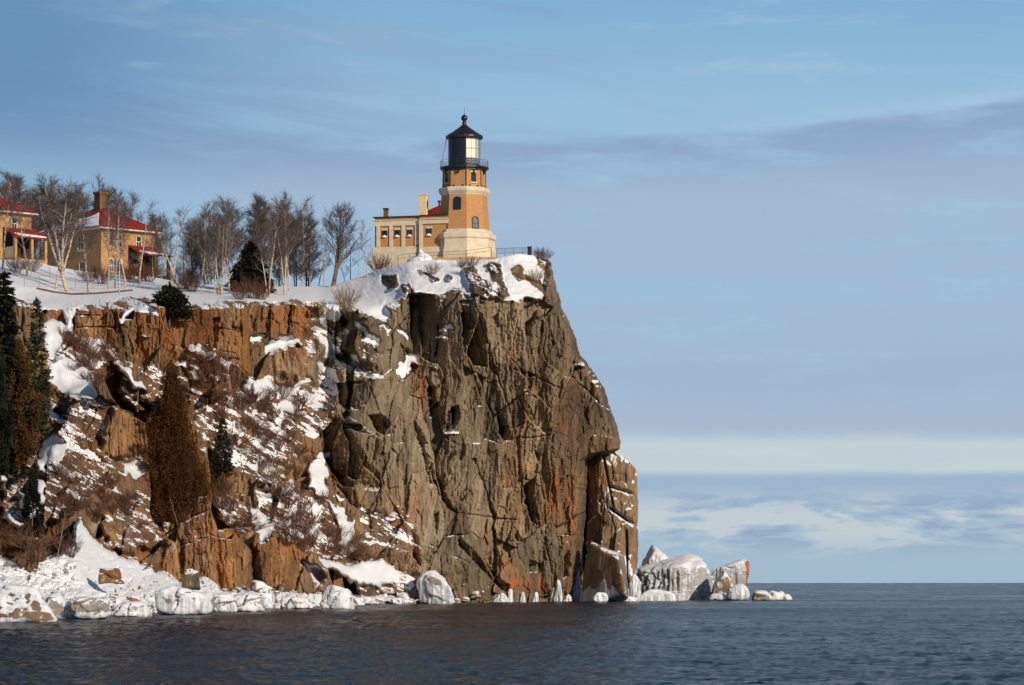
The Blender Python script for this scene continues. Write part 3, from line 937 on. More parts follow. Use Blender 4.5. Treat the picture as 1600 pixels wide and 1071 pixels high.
def window(parent, M, x, z, w_, h_, frame=M_dark, pane=M_glass, arch=0.0, fw=.09, sill=None, head=None, bars=True, snow_sill=False):
    """window whose bottom centre is (x, z) on a wall: local -Y points out of the wall"""
    def shape(g):
        a = [(x - w_ / 2 - g, z - g), (x + w_ / 2 + g, z - g), (x + w_ / 2 + g, z + h_ + g * .5)]
        if arch:
            for k in range(1, 6):
                a.append((x + (w_ / 2 + g) * math.cos(math.pi * k / 6), z + h_ + g * .5 + (arch + g * .5) * math.sin(math.pi * k / 6)))
        a.append((x - w_ / 2 - g, z + h_ + g * .5))
        return a
    mb = MB()
    o, i = shape(fw), shape(0.0)
    n = len(o)
    vs = []
    for y, s in ((-.07, o), (-.07, i), (.05, o), (.01, i)):
        vs += [M @ Vector((a, y, b)) for a, b in s]
    fs = []
    for k in range(n):
        j = (k + 1) % n
        fs += [(k, j, n + j, n + k), (j, k, 2 * n + k, 2 * n + j), (n + k, n + j, 3 * n + j, 3 * n + k)]
    mb.add(vs, fs)
    if bars:
        mb.box(x - w_ / 2, x + w_ / 2, -.05, -.015, z + h_ * .48, z + h_ * .54, M)
        mb.box(x - .025, x + .025, -.045, -.015, z, z + h_ * .47, M)
    f = mb.build('window', frame, parent)
    p = MB()
    prism(p, M, i, -.012, .02)
    p.build('pane', pane, f)
    if sill:
        MB().box(x - w_ / 2 - .16, x + w_ / 2 + .16, -.16, .02, z - fw - .14, z - fw - .005, M).build('sill', sill, f)
    if head:
        MB().box(x - w_ / 2 - .13, x + w_ / 2 + .13, -.06, .02, z + h_ + fw * .5 + .005, z + h_ + fw + .2, M).build('lintel', head, f)
    if snow_sill:
        sb = MB()
        sb.lathe([(w_ * .62, -.05), (w_ * .6, .06), (w_ * .38, .17), (w_ * .08, .24)], 10)
        sb.v = [tuple(M @ Vector((a + x, b * .32 - .14, c + z - fw + .03))) for a, b, c in sb.v]
        sb.build('sill_snow', M_snow, f, smooth=True)
    return f


# ---------------------------------------------------------------- lighthouse
LD = 386.0
lh_loc = pt(725.5, 404, LD)
TH = math.radians(6)
lh = empty('lighthouse', lh_loc)
tag(lh, 'octagonal orange brick lighthouse with black lantern room standing at the cliff top', 'lighthouse')
k8 = math.cos(math.pi / 8)
MB().lathe([(3.82, -1.2), (3.80, .55), (3.66, .95), (3.58, 1.18), (3.56, 2.06), (3.70, 2.12), (3.74, 2.22), (3.74, 2.62), (3.60, 2.76), (3.34, 2.84), (3.30, 2.90), (3.26, 3.14), (3.02, 3.20)], 8, TH).build('plinth', M_stone, lh)
MB().lathe([(2.985, 3.18), (2.68, 7.22)], 8, TH).build('tower_wall', M_brick, lh)
MB().lathe([(2.72, 7.20), (2.76, 7.30), (2.94, 7.55), (3.02, 7.68), (3.02, 8.02), (2.90, 8.12), (2.60, 8.16)], 8, TH).build('cornice', M_stone, lh)
wr = MB().lathe([(2.50, 8.14), (2.47, 10.12)], 8, TH).build('watch_room', M_brick, lh)
# pilaster strips, dark pipes and scuppers of the watch room
for kf in range(8):
    a = TH + kf * math.pi / 4
    M = Matrix.Rotation(a, 4, 'Z')
    MB().tube([M @ Vector((0, -2.53, 8.2)), M @ Vector((0, -2.50, 10.05))], .055, 6).build('downpipe', M_dark, lh)
    Mf = Matrix.Rotation(a + math.pi / 8, 4, 'Z')
    for s in (-.55, .55):
        MB().box(s - .09, s + .09, -2.50 * k8 - .10, -2.40 * k8, 8.19, 8.36, Mf).build('scupper', M_dark, lh)
    MB().box(-.09, .09, -2.47 * k8 - .30, -2.40 * k8, 9.72, 10.11, Mf).build('bracket', M_black, lh)
tilt = math.atan2((2.985 - 2.68) * k8, 4.04)


def face(idx, ap, z):
    a = TH - math.pi / 8 + (idx) * math.pi / 4
    return Matrix.Rotation(a, 4, 'Z') @ Matrix.Translation((0, -ap, z))


def ap_at(z): return (2.985 + (2.68 - 2.985) * (z - 3.18) / 4.04) * k8


TR = Matrix.Rotation(-tilt, 4, 'X')
window(lh, face(0, ap_at(5.4), 5.55) @ TR, -.05, 0, .66, 1.05, M_dark, M_glass, .22, .13, snow_sill=False)
window(lh, face(1, ap_at(3.3), 3.32) @ TR, .02, 0, .62, 1.0, M_dark, M_greyglass, .22, .14)
window(lh, face(-1, ap_at(3.3), 3.32) @ TR, 0.05, 0, .62, 1.0, M_dark, M_glass, .22, .14)
for f_ in (-1, 1, 3):
    window(lh, face(f_, 2.485 * k8, 8.75), .0, 0, .48, 1.0, M_dark, M_glass, 0, .06, sill=M_stone, head=M_stone)
MB().lathe([(2.45, 10.08), (2.62, 10.16), (2.62, 10.28), (2.84, 10.34), (2.88, 10.40), (2.88, 10.58), (1.7, 10.60)], 16, TH).build('gallery', M_black, lh)
rl = MB()
for k in range(16):
    a = TH + k * math.pi / 8
    rl.tube([(2.80 * math.sin(a), -2.80 * math.cos(a), 10.55), (2.80 * math.sin(a), -2.80 * math.cos(a), 11.32)], .022, 5)
for z in (10.82, 11.07, 11.32):
    ring = [(2.80 * math.sin(TH + k * math.pi / 8), -2.80 * math.cos(TH + k * math.pi / 8), z) for k in range(17)]
    rl.tube(ring, .018, 5, cap=False)
rl.build('railing', M_iron, lh)


def sector(r, z0, z1, a0, a1, n):
    mb = MB()
    vs, fs = [], []
    for k in range(n + 1):
        a = math.radians(a0 + (a1 - a0) * k / n)
        for z in (z0, z1):
            vs.append((r * math.sin(a), -r * math.cos(a), z))
            vs.append(((r - .05) * math.sin(a), -(r - .05) * math.cos(a), z))
    for k in range(n):
        i = k * 4
        fs += [(i, i + 4, i + 6, i + 2), (i + 1, i + 3, i + 7, i + 5), (i + 2, i + 6, i + 7, i + 3), (i, i + 1, i + 5, i + 4)]
    fs += [(0, 2, 3, 1), (n * 4, n * 4 + 1, n * 4 + 3, n * 4 + 2)]
    return mb.add(vs, fs)


MB().lathe([(1.92, 10.58), (1.92, 10.80), (1.86, 10.84)], 24, 0).build('lantern_base', M_black, lh)
bl = sector(1.88, 10.8, 13.86, 120, 366, 30).build('lantern_wall', M_lead, lh)
cu = sector(1.70, 11.55, 13.80, 8, 118, 18).build('curtain', M_curtain, lh)
lo = sector(1.72, 10.82, 11.54, 8, 118, 18).build('lower_pane', M_greyglass, lh)
mg = bpy.data.materials.new('lantern_glass')
mg.use_nodes = True
_t = NT(mg.node_tree)
_b = _t.n['Principled BSDF']
_b.inputs['Base Color'].default_value = (.9, .95, .95, 1)
_b.inputs['Roughness'].default_value = .04
_tr = _t.node('ShaderNodeBsdfTransparent')
_mx = _t.node('ShaderNodeMixShader')
_fr = _t.node('ShaderNodeFresnel')
_t.plug(_mx.inputs[0], _t.m('MULTIPLY', _fr.outputs[0], .6))
_gl = _t.node('ShaderNodeBsdfGlossy')
_gl.inputs['Roughness'].default_value = .03
_t.l.new(_tr.outputs[0], _mx.inputs[1])
_t.l.new(_gl.outputs[0], _mx.inputs[2])
_t.l.new(_mx.outputs[0], _t.n['Material Output'].inputs[0])
sector(1.86, 10.8, 13.86, 7, 119, 18).build('glazing', mg, lh)
mu = MB()
for a in (7, 29, 51, 73, 96, 119):
    r_ = math.radians(a)
    mu.tube([(1.885 * math.sin(r_), -1.885 * math.cos(r_), 10.8), (1.885 * math.sin(r_), -1.885 * math.cos(r_), 13.86)], .026, 5)
for z in (11.54, 12.7):
    mu.tube([(1.885 * math.sin(math.radians(7 + 112 * k / 16)), -1.885 * math.cos(math.radians(7 + 112 * k / 16)), z) for k in range(17)], .022, 5)
mu.build('glazing_bar', M_galv, lh)
MB().lathe([(1.80, 13.84), (2.12, 13.92), (2.18, 14.02), (2.18, 14.22), (2.06, 14.30), (1.5, 14.66), (.85, 15.10), (.42, 15.42), (.24, 15.62), (.22, 15.75)], 24, 0).build('lantern_roof', M_black, lh)
MB().lathe([(.21, 15.72), (.30, 15.80), (.22, 15.88), (.18, 16.02), (.30, 16.10), (.37, 16.28), (.37, 16.44), (.28, 16.62), (.12, 16.72), (.05, 16.78)], 16, 0).build('ball_vent', M_black, lh, smooth=True)
MB().tube([(0, 0, 16.7), (0, 0, 17.75)], [.03, .012], 5).build('lightning_rod', M_iron, lh)
ru = MB()
ru.tube([(2.165 * math.sin(k * math.pi / 12), -2.165 * math.cos(k * math.pi / 12), 14.22) for k in range(25)], .02, 4, cap=False)
for k in range(12):
    a = k * math.pi / 6
    ru.tube([(2.16 * math.sin(a), -2.16 * math.cos(a), 14.2), (2.16 * math.sin(a), -2.16 * math.cos(a), 14.36)], .03, 4)
ru.build('roof_trim', M_black, lh)
ld = MB()
for s in (-.17, .17):
    ld.tube([(-2.74, -.55 + s, 10.6), (-2.06, -.30 + s, 13.95)], .035, 5)
for k in range(11):
    f = (k + .5) / 11
    ld.tube([(-2.74 + .68 * f, -.72 + .25 * f, 10.6 + 3.35 * f), (-2.74 + .68 * f, -.38 + .25 * f, 10.6 + 3.35 * f)], .02, 4)
ld.build('ladder', M_galv, lh)

# terrace slab round its foot
tl = empty('terrace', pt(752, 404, 382))
tag(tl, 'low tan concrete terrace edge under the lighthouse above the snow', 'terrace')
MB().box(-5.2, 4.4, -.6, 9.5, -1.6, -.02).build('slab', M_conc, tl, bevel=.03)
MB().box(-5.25, 4.45, -.66, 9.55, -.018, .10).build('coping', M_conc, tl, bevel=.02)

# ---------------------------------------------------------------- fog signal building beside the tower
fr = -16.5
fb = empty('fog_signal_building', pt(655, 424, 385.2), math.radians(fr))
tag(fb, 'low flat-fronted brick and stone building with two chimneys beside the lighthouse', 'building')
S = 385.2 / F      # metres per photo pixel here


def zr(py): return (424 - py) * S


W1, DP = 5.45, 8.5       # the main front runs left from the corner (local x from -W1 to 0)
MB().box(-W1, 0, 0, DP, zr(387), zr(343.6)).build('wall', M_brick, fb)
bs_ = MB()
bs_.box(-W1 - .35, .12, -.35, DP + .1, -3.0, zr(392))
bs_.box(-W1 - .22, .14, -.22, DP + .1, zr(392) + .002, zr(387.2))
bs_.box(-W1 - .10, .02, -.12, DP + .05, zr(387.2) + .002, zr(385))
bs_.build('stone_base', M_stone, fb, bevel=.03)
ex = MB()
ex.box(-W1 - .12, .10, -.14, DP + .1, zr(352), zr(344))
ex.box(-W1 - .20, .16, -.22, DP + .14, zr(344) + .002, zr(342.8))
ex.build('stone_band', M_stone, fb)
MB().box(-W1 - .02, .05, -.02, DP, zr(342.8) + .002, zr(338.6)).build('parapet', M_brick, fb)
MB().box(-W1 - .22, .22, -.24, DP + .1, zr(338.6) + .002, zr(337.2)).build('parapet_coping', M_dark, fb)
for x in (118, 234, 345, 466):
    xx = -(487 - x) / 5.714 * S / math.cos(math.radians(16.5))
    MB().box(xx - .20, xx + .20, -.13, .02, zr(385) + .002, zr(352) - .002).build('pilaster', M_stone, fb)
for x in (175, 290, 402):
    xx = -(487 - x) / 5.714 * S / math.cos(math.radians(16.5))
    window(fb, Matrix.Identity(4), xx, zr(369), .50, .74, M_dark, M_glass, 0, .05, head=M_stone, bars=False, snow_sill=True)
# projecting wing that meets the tower
MB().box(.14, 3.6, -.30, 6.0, zr(386.8), zr(343.6)).build('wing_wall', M_brick, fb)
wg = MB()
wg.box(.16, 3.7, -.66, 6.1, -3.0, zr(392))
wg.box(.18, 3.7, -.52, 6.1, zr(392) + .002, zr(387))
wg.box(.12, 3.7, -.46, 6.1, zr(351), zr(344.4))
wg.box(.18, 3.7, -.56, 6.1, zr(344.4) + .002, zr(343))
wg.box(.12, .52, -.44, .1, zr(387) + .002, zr(351) - .002)
wg.build('wing_stonework', M_stone, fb)
MB().box(.12, 3.6, -.34, 6, zr(343) + .002, zr(338.4)).build('wing_parapet', M_brick, fb)
MB().box(.24, 3.7, -.56, 6.1, zr(338.4) + .002, zr(337)).build('wing_coping', M_dark, fb)
window(fb, Matrix.Translation((0, -.30, 0)), 1.30, zr(369), .56, .78, M_dark, M_glass, 0, .05, head=M_stone, bars=False, snow_sill=True)
ch = MB()
ch.box(-.45, .42, 1.2, 2.1, zr(338), zr(303.6))
ch.box(-.52, .49, 1.13, 2.17, zr(303.6) + .002, zr(302.4))
ch.build('chimney', M_cream, fb)
c2 = MB()
c2.box(-W1 + .72, -W1 + 1.18, 1.0, 1.46, zr(338), zr(324.5))
c2.build('flue', M_chimney, fb)
MB().box(-W1 + .66, -W1 + 1.24, .94, 1.52, zr(324.5) + .002, zr(322)).build('flue_cap', M_iron, fb)
# red-roofed store behind the tower
st_ = empty('storehouse', pt(692, 412, 408), math.radians(fr))
tag(st_, 'small brick store whose bright red hipped roof shows behind the lighthouse', 'building')
ez = pt(692, 337.5, 408).z - st_.location.z
az_ = pt(692, 321, 408).z - st_.location.z
MB().box(-2.1, 2.1, -1.8, 1.8, -2, ez).build('wall', M_brick2, st_)
hp = MB()
hp.add([(-2.5, -2.2, ez), (2.5, -2.2, ez), (2.5, 2.2, ez), (-2.5, 2.2, ez), (-.5, 0, az_), (.5, 0, az_)], [(0, 1, 5, 4), (1, 2, 5), (2, 3, 4, 5), (3, 0, 4), (3, 2, 1, 0)])
hp.build('roof', M_roof, st_)
vt = MB().lathe([(.13, -.5), (.13, .28), (.26, .34), (.26, .44), (.05, .52)], 10)
vt.v = [(a - .45, b, c + az_ + .1) for a, b, c in vt.v]
vt.build('roof_vent', M_iron, st_)

# snow heaped against the wall by the tower
heap = MB()
heap.lathe([(1.7, -1.2), (1.4, -.3), (1.05, .05), (.62, .30), (.36, .52), (.17, .80), (.07, 1.02), (.01, 1.2)], 12)
heap.v = [(a * (1 + .3 * math.sin(b * 5 + c * 4)) + .16 * math.sin(c * 5), b, c) for a, b, c in heap.v]
ho = heap.build('snow_pile', M_snow, None, smooth=True)
ho.location = pt(659, 403.5, 381.6)
tag(ho, 'tall pointed snow pile leaning against the building wall by a dark post', 'snow pile')
po = MB()
po.tube([(0, 0, -1), (0, 0, 1.3)], .09, 6)
po.box(-.12, .12, -.10, .10, 1.3, 1.42)
po_ = po.build('iron_post', M_black)
po_.location = pt(652, 402, 381)
tag(po_, 'black iron post standing in front of the fog building by a snow pile', 'post')


def rail_fence(name, pts, label, cat, hgt, post=.03, wires=(1.0,), rr=.018, mat=None, panel=False, sub=1):
    root = empty(name, pts[0])
    tag(root, label, cat)
    o = Vector(pts[0])
    mat = mat or M_iron
    for p in pts:
        q = Vector(p) - o
        MB().tube([q - Vector((0, 0, .6)), q + Vector((0, 0, hgt))], post, 6).build('post', mat, root)
    rb = MB()
    for wz in wires:
        rb.tube([Vector(p) - o + Vector((0, 0, hgt * wz)) for p in pts], rr, 5)
    rb.build('rail', mat, root)
    if panel:
        bb = MB()
        for a, b in zip(pts[:-1], pts[1:]):
            a, b = Vector(a) - o, Vector(b) - o
            n = max(2, int((b - a).length / .14))
            for k in range(1, n):
                q = a.lerp(b, k / n)
                bb.tube([q + Vector((0, 0, .08)), q + Vector((0, 0, hgt))], .010, 4)
        bb.build('bars', mat, root)
    return root


rail_fence('rail_fence', [ground(612, 423) + Vector((0, 0, .1)), pt(622, 411, 379.5), pt(640, 408, 379.3), pt(664, 407, 379.4), pt(690, 405.5, 380), pt(728, 403.5, 380.6), pt(768, 398, 381)],
           'thin dark railing running in front of the stone base of the lighthouse', 'railing', .85, .032, (1.0, .55))
rail_fence('barred_railing', [pt(776, 397.5, 384), pt(789, 397, 385), pt(802, 396.5, 386), pt(816, 396.3, 387), pt(829, 396, 388)],
           'dark barred railing on the terrace to the right of the lighthouse', 'railing', .66, .03, (1.0, .12), .025, None, True)
eb = MB()
eb.box(-.24, .24, -.2, .2, -.4, .70)
eb.box(-.28, .28, -.24, .24, .702, .78)
ebo = eb.build('railing_pillar', M_black)
ebo.location = pt(827.5, 396, 386.6)
tag(ebo, 'short black pillar at the seaward end of the barred railing', 'pillar')

# ---------------------------------------------------------------- keepers' houses
HR = math.radians(45)


def make_house(loc):
    h = empty('brick_house', loc, HR)
    L, Wd, E = 8.2, 11.1, 5.5
    MB().box(0, L, 0, Wd, -3, E).build('wall', M_brick2, h)
    MB().box(-.05, L + .05, -.05, Wd + .05, -3, -.1).build('foundation', M_stone, h)
    o = .75
    MB().box(-o, L + o, -o, Wd + o, E + .002, E + .16).build('eaves', M_white, h)
    x0, x1, y0, y1 = -o - .06, L + o + .06, -o - .06, Wd + o + .06
    z0, z1 = E + .165, E + 3.25
    rf = MB()
    A, B = (L / 2, Wd / 2 - 1.0, z1), (L / 2, Wd / 2 + 1.0, z1)
    rf.add([(x0, y0, z0), (x1, y0, z0), (x1, y1, z0), (x0, y1, z0), A, B], [(0, 1, 4), (1, 2, 5, 4), (2, 3, 5), (3, 0, 4, 5), (3, 2, 1, 0)])
    roof = rf.build('roof', M_roof, h)
    # snow lying on the shaded slope: follows the roof plane, a hand thick
    A_, B_, C_ = Vector((x0, y0, z0)), Vector((x0, y1, z0)), Vector(A)
    n = (B_ - A_).cross(C_ - A_).normalized()
    if n.z < 0: n = -n
    sb = MB()
    P = [(.02, .02), (.97, .02), (.90, .34), (.72, .26), (.60, .52), (.40, .50), (.22, .62), (.12, .70), (.05, .34)]
    vs = []
    for lift in (.015, .13):
        for u, v in P:
            q = A_.lerp(B_, u) + (Vector((L / 2 - x0, 0, z1 - z0)) * v)
            if v > 0: q.y = y0 + (y1 - y0) * (u * (1 - v) + v * .46)
            vs.append(q + n * lift)
    m_ = len(P)
    sb.add(vs, [tuple(range(m_, 2 * m_)), tuple(reversed(range(m_)))] + [(i, (i + 1) % m_, m_ + (i + 1) % m_, m_ + i) for i in range(m_)])
    sb.build('roof_snow', M_snow, h)
    c = MB()
    c.box(L / 2 - .75, L / 2 + .35, Wd / 2 - 1.0, Wd / 2 + .1, z1 - .9, z1 + 1.55)
    c.box(L / 2 - .88, L / 2 + .48, Wd / 2 - 1.13, Wd / 2 + .23, z1 + 1.552, z1 + 1.85)
    c.build('chimney', M_chimney, h)
    I = Matrix.Identity(4)
    for x in (1.5, 2.75):
        window(h, I, x, 3.55, .62, 1.35, M_white, M_glass, 0, .08, sill=M_stone)
        window(h, I, x, .55, .62, 1.25, M_white, M_greyglass, .18, .08, sill=M_stone)
    window(h, I, 5.7, 3.7, .66, 1.25, M_white, M_glass, 0, .08, sill=M_stone)
    ML = Matrix.Rotation(-math.pi / 2, 4, 'Z')
    for y in (-3.9, -7.7):
        window(h, ML, y, 3.25, 1.1, 1.75, M_white, M_glass, 0, .09, sill=M_stone)
    window(h, ML, -3.6, .1, 1.1, 1.6, M_white, M_glass, 0, .09, sill=M_stone)
    # lean-to porch on the sunny wall
    pr = MB()
    px0, px1, py_ = 4.1, 8.7, -2.6
    za, zb = 3.85, 2.62
    pr.add([(px0, -.01, za), (px1, -.01, za), (px1 + .25, py_, zb), (px0 - .25, py_, zb), (px0, -.01, za - .14), (px1, -.01, za - .14), (px1 + .25, py_, zb - .14), (px0 - .25, py_, zb - .14)],
           [(3, 2, 1, 0), (4, 5, 6, 7), (0, 4, 7, 3), (1, 2, 6, 5), (2, 3, 7, 6)])
    pr.build('porch_roof', M_roof, h)
    ps = MB()
    q = [(.10, .30), (.50, .22), (.82, .12), (.92, .05), (.30, .05), (.16, .16)]
    vs = []
    for lift in (.012, .12):
        for u, v in q:
            vs.append((px0 - .2 + (px1 - px0 + .4) * u, py_ - py_ * v, zb + (za - zb) * v + lift))
    k = len(q)
    ps.add(vs, [tuple(reversed(range(k, 2 * k))), tuple(range(k))] + [((i + 1) % k, i, k + i, k + (i + 1) % k) for i in range(k)])
    ps.build('porch_snow', M_snow, h)
    for x in (px0 + .15, (px0 + px1) / 2 + .2, px1 - .15):
        MB().box(x - .17, x + .17, py_ + .25, py_ + .59, -2, zb - .02).build('porch_column', M_brick2, h)
    MB().box(px0, px1, py_ + .2, -.02, -3, .1).build('porch_floor', M_brick2, h)
    MB().box(px0 + .1, px1 - .1, -.10, -.012, .12, za - .4).build('porch_shade_panel', M_porch_shade, h)  # dark sheet over the house wall, porch shade put into its colour
    MB().box(px0 + .2, px0 + .3, py_ + .6, -.12, .12, 1.5).build('porch_screen', M_stone, h)
    return h


hloc = pt(158, 428, 396)
hloc.z -= .1
house = make_house(hloc)
tag(house, 'cream brick house with red hipped roof and tall chimney, snow on its left slope', 'house', 'brick houses with red roofs')
house1 = copy_tree(house)
house1.location = hloc + Vector((-12.7, -15.7, .5))
tag(house1, 'red roofed cream brick house partly outside the frame at the left edge', 'house')

# brick retaining wall and wire fences on the snowy slope
wl_ = [ground(57, 452), ground(85, 458), ground(112, 461), ground(150, 460), ground(186, 457), ground(207, 455)]
wb = MB()
o = wl_[0]
vs, fs = [], []
for p in wl_:
    q = p - o
    for dy in (0, .5):
        for dz in (-.5, .26):
            vs.append((q.x, q.y + dy, q.z + dz * (.7 if dz > 0 else 1)))
for i in range(len(wl_) - 1):
    a = i * 4
    fs += [(a, a + 4, a + 5, a + 1), (a + 1, a + 5, a + 7, a + 3), (a + 3, a + 7, a + 6, a + 2)]
fs += [(0, 1, 3, 2), (len(vs) - 4, len(vs) - 2, len(vs) - 1, len(vs) - 3)]
wb.add(vs, fs)
wo_ = wb.build('retaining_wall', M_redbrick)
wo_.location = o
tag(wo_, 'long low red brick retaining wall half buried in snow below the houses', 'wall')
rail_fence('wire_fence', [ground(x, y) for x, y in ((-20, 433), (8, 432), (31, 431), (49, 430), (78, 432))], 'upper wire fence on the snow hump in front of the left house', 'fence', 1.0, .035, (1, .66, .33, .05), .010, M_galv)
rail_fence('wire_fence', [ground(x, y) for x, y in ((38, 448), (62, 449), (89, 450), (118, 451), (145, 452), (168, 452), (190, 450), (209, 447))], 'lower wire fence in the snow just above the brick retaining wall', 'fence', 1.15, .035, (1, .66, .33, .05), .010, M_galv)
# ---------------------------------------------------------------- rocks, ice and boulders
_bm = bmesh.new()
bmesh.ops.create_icosphere(_bm, subdivisions=6, radius=1)
ICO6 = np.array([v.co[:] for v in _bm.verts]); ICO6F = np.array([[v.index for v in f.verts] for f in _bm.faces])
_bm.free()
_bm = bmesh.new()
bmesh.ops.create_icosphere(_bm, subdivisions=4, radius=1)
ICO4 = np.array([v.co[:] for v in _bm.verts]); ICO4F = np.array([[v.index for v in f.verts] for f in _bm.faces])
_bm.free()
_bm = bmesh.new()
bmesh.ops.create_icosphere(_bm, subdivisions=5, radius=1)
ICO5 = np.array([v.co[:] for v in _bm.verts]); ICO5F = np.array([[v.index for v in f.verts] for f in _bm.faces])
_bm.free()


def ico7():
    b = bmesh.new()
    bmesh.ops.create_icosphere(b, subdivisions=7, radius=1)
    r = np.array([v.co[:] for v in b.verts]), np.array([[v.index for v in f.verts] for f in b.faces])
    b.free()
    return r


def hull2(p):
    p = sorted(set(p))
    def half(q):
        h = []
        for a in q:
            while len(h) > 1 and (h[-1][0] - h[-2][0]) * (a[1] - h[-2][1]) - (h[-1][1] - h[-2][1]) * (a[0] - h[-2][0]) <= 0: h.pop()
            h.append(a)
        return h[:-1]
    return half(p) + half(p[::-1])


def rock(name, box, label, cat, d=None, outline=None, seed=1, p=14, depth=.9, cover=.6, hue=.5, rust=None, flute=0.0, rough=.10, crag=0.0, cracks=(), tone=1.0, fronts=4, facets=9, planes=(), group=None, res=5, icebase=0.0, pale=0.0, mat=None):
    """a rock: photo box (x0, x1, ytop, ybottom), distance from its waterline unless given"""
    rg = np.random.RandomState(seed)
    x0, x1, y0, y1 = box
    if d is None:
        d = CAMH * F / (y1 - HOR)
    c = pt((x0 + x1) / 2, (y0 + y1) / 2, d)
    m = d / F
    a, b, h = (x1 - x0) / 2 * m, (x1 - x0) / 2 * m * depth, (y1 - y0) / 2 * m
    S_ = np.array([a, max(b, .3), h])
    V0, F0 = {4: (ICO4, ICO4F), 5: (ICO5, ICO5F), 6: (ICO6, ICO6F), 7: ico7() if res == 7 else None}[res]
    v = V0 * S_
    dr = v / np.linalg.norm(v, axis=1, keepdims=True)
    pl = []
    if outline:
        q = hull2([(x - (x0 + x1) / 2, -(y - (y0 + y1) / 2)) for x, y in outline])
        q = [(u * m, w_ * m) for u, w_ in q]
        for i in range(len(q)):
            (ax, az), (bx, bz) = q[i], q[(i + 1) % len(q)]
            n = np.array([bz - az, rg.uniform(-.35, .25) * math.hypot(bz - az, bx - ax), -(bx - ax)])
            n /= np.linalg.norm(n)
            pl.append((n, max(.05, n[0] * ax + n[2] * az)))
        for _ in range(fronts):
            n = np.array([rg.uniform(-.5, .5), -1, rg.uniform(-.25, .45)]); n /= np.linalg.norm(n)
            pl.append((n, S_[1] * rg.uniform(.8, 1.0)))
        pl.append((np.array([0, 1., 0]), S_[1]))
    else:
        for i in range(facets + 6):
            n = rg.normal(size=3) if i >= 6 else np.array([(1, .1, .2), (-1, .1, .1), (.3, -1, .2), (-.4, -1, .3), (0, 1, .1), (.1, 0, 1)][i], float) + rg.normal(size=3) * .15
            if i >= 6 and n[2] < -.2: n[2] *= -1
            n /= np.linalg.norm(n)
            hh = rg.uniform(.80, .97) if i >= 6 else rg.uniform(.9, 1.0)
            nn = n / S_
            L_ = np.linalg.norm(nn)
            pl.append((nn / L_, hh / L_))
        pl.append((np.array([0, 0, -1.]), h))
    for n, hh in planes:
        n = np.array(n, float); n /= np.linalg.norm(n)
        pl.append((n, hh * abs((n * S_)).sum() if hh > 0 else -hh))
    acc = np.zeros(len(dr))
    for n, hh in pl:
        acc += np.clip(dr @ n / hh, 0, None) ** p
    r = acc ** (-1 / p)
    v = dr * r[:, None]
    sz = float(min(a, h)) * 2
    so = seed * 7.31
    v = v * (1 + (fbm3(v / sz * 1.8 + so, seed, 5, .58) * rough * 2.4)[:, None])
    if crag:
        e = 1e-6 + np.hypot(dr[:, 0], dr[:, 1])
        uu = v[:, 0] - v[:, 1] * .8 + fbm(v[:, 0] * .5, v[:, 2] * .4, seed + 7, 3) * 1.2
        vv = v[:, 2] + fbm(v[:, 0] * .5, v[:, 2] * .4, seed + 8, 3) * 1.6
        kz = 1 - sst(np.abs(dr[:, 2]), .75, .98)
        off = 0
        for cs, ca, am in ((2.6, 6.5, 1.0), (1.1, 2.6, .45), (.42, 1.0, .16)):
            f1, f2, cx, cy, kx, ky = cells(uu / cs, vv / ca, seed + int(cs * 10))
            off = off + am * ((_h(kx, ky, 3) - .5) * 1.0 + (_h(kx, ky, 4) - .5) * 1.5 * (uu - cx * cs) / cs + (_h(kx, ky, 5) - .5) * .8 * (vv - cy * ca) / ca - .35 * (1 - sst(f2 - f1, 0, .06)))
        off = off + fbm(uu * 1.2, vv * .2, seed + 9, 4, .6) * .5
        v[:, 0] += dr[:, 0] / e * off * crag * kz * .6
        v[:, 1] += dr[:, 1] / e * off * crag * kz
    for line, wd, dp in cracks:
        vx, vy = v[:, 0] / m + (x0 + x1) / 2, (y0 + y1) / 2 - v[:, 2] / m
        dist = np.full(len(v), 99.0)
        for (ax, ay), (bx, by) in zip(line[:-1], line[1:]):
            t_ = np.clip(((vx - ax) * (bx - ax) + (vy - ay) * (by - ay)) / ((bx - ax) ** 2 + (by - ay) ** 2), 0, 1)
            dist = np.minimum(dist, np.hypot(vx - ax - t_ * (bx - ax), vy - ay - t_ * (by - ay)))
        v[:, 1] += dp * np.exp(-(dist / wd) ** 2) * (dr[:, 1] < .2)
    if flute:
        e = 1e-6 + np.hypot(dr[:, 0], dr[:, 1])
        fl_ = np.abs(fbm(v[:, 0] * 3.8 + so, v[:, 2] * .22 + v[:, 1] * 1.2, seed + 3, 4, .65))
        k = sst(-v[:, 2] / h, -.75, -.1)
        v[:, 0] += dr[:, 0] / e * (fl_ * 2 - .2) * flute * k
        v[:, 1] += dr[:, 1] / e * (fl_ * 2 - .2) * flute * k
    me = np_mesh(name, v, F0)
    nrm = np.zeros(len(v) * 3, dtype=np.float32)
    me.vertices.foreach_get('normal', nrm)
    nn = nrm.reshape(-1, 3)
    zz = v[:, 2] / h
    nse = fbm3(v / sz * 2.2 + so, seed + 40, 3, .6) + .55 * fbm3(v * 1.7 + so, seed + 44, 3, .6) + .5 * fbm(v[:, 0] * 2.2 + so, v[:, 2] * .3 + v[:, 1], seed + 46, 3)
    sn = sst(nn[:, 2] + nse * 1.5, .62 - cover * 1.1, 1.08 - cover * 1.1)
    if icebase:
        sn = np.maximum(sn, sst(-zz + nse * .9, 1 - icebase * 1.5, 1.25 - icebase * 1.5) * .9)
    fattr(me, 'snow', sn)
    fattr(me, 'hue', np.full(len(v), hue))
    rr = np.zeros(len(v))
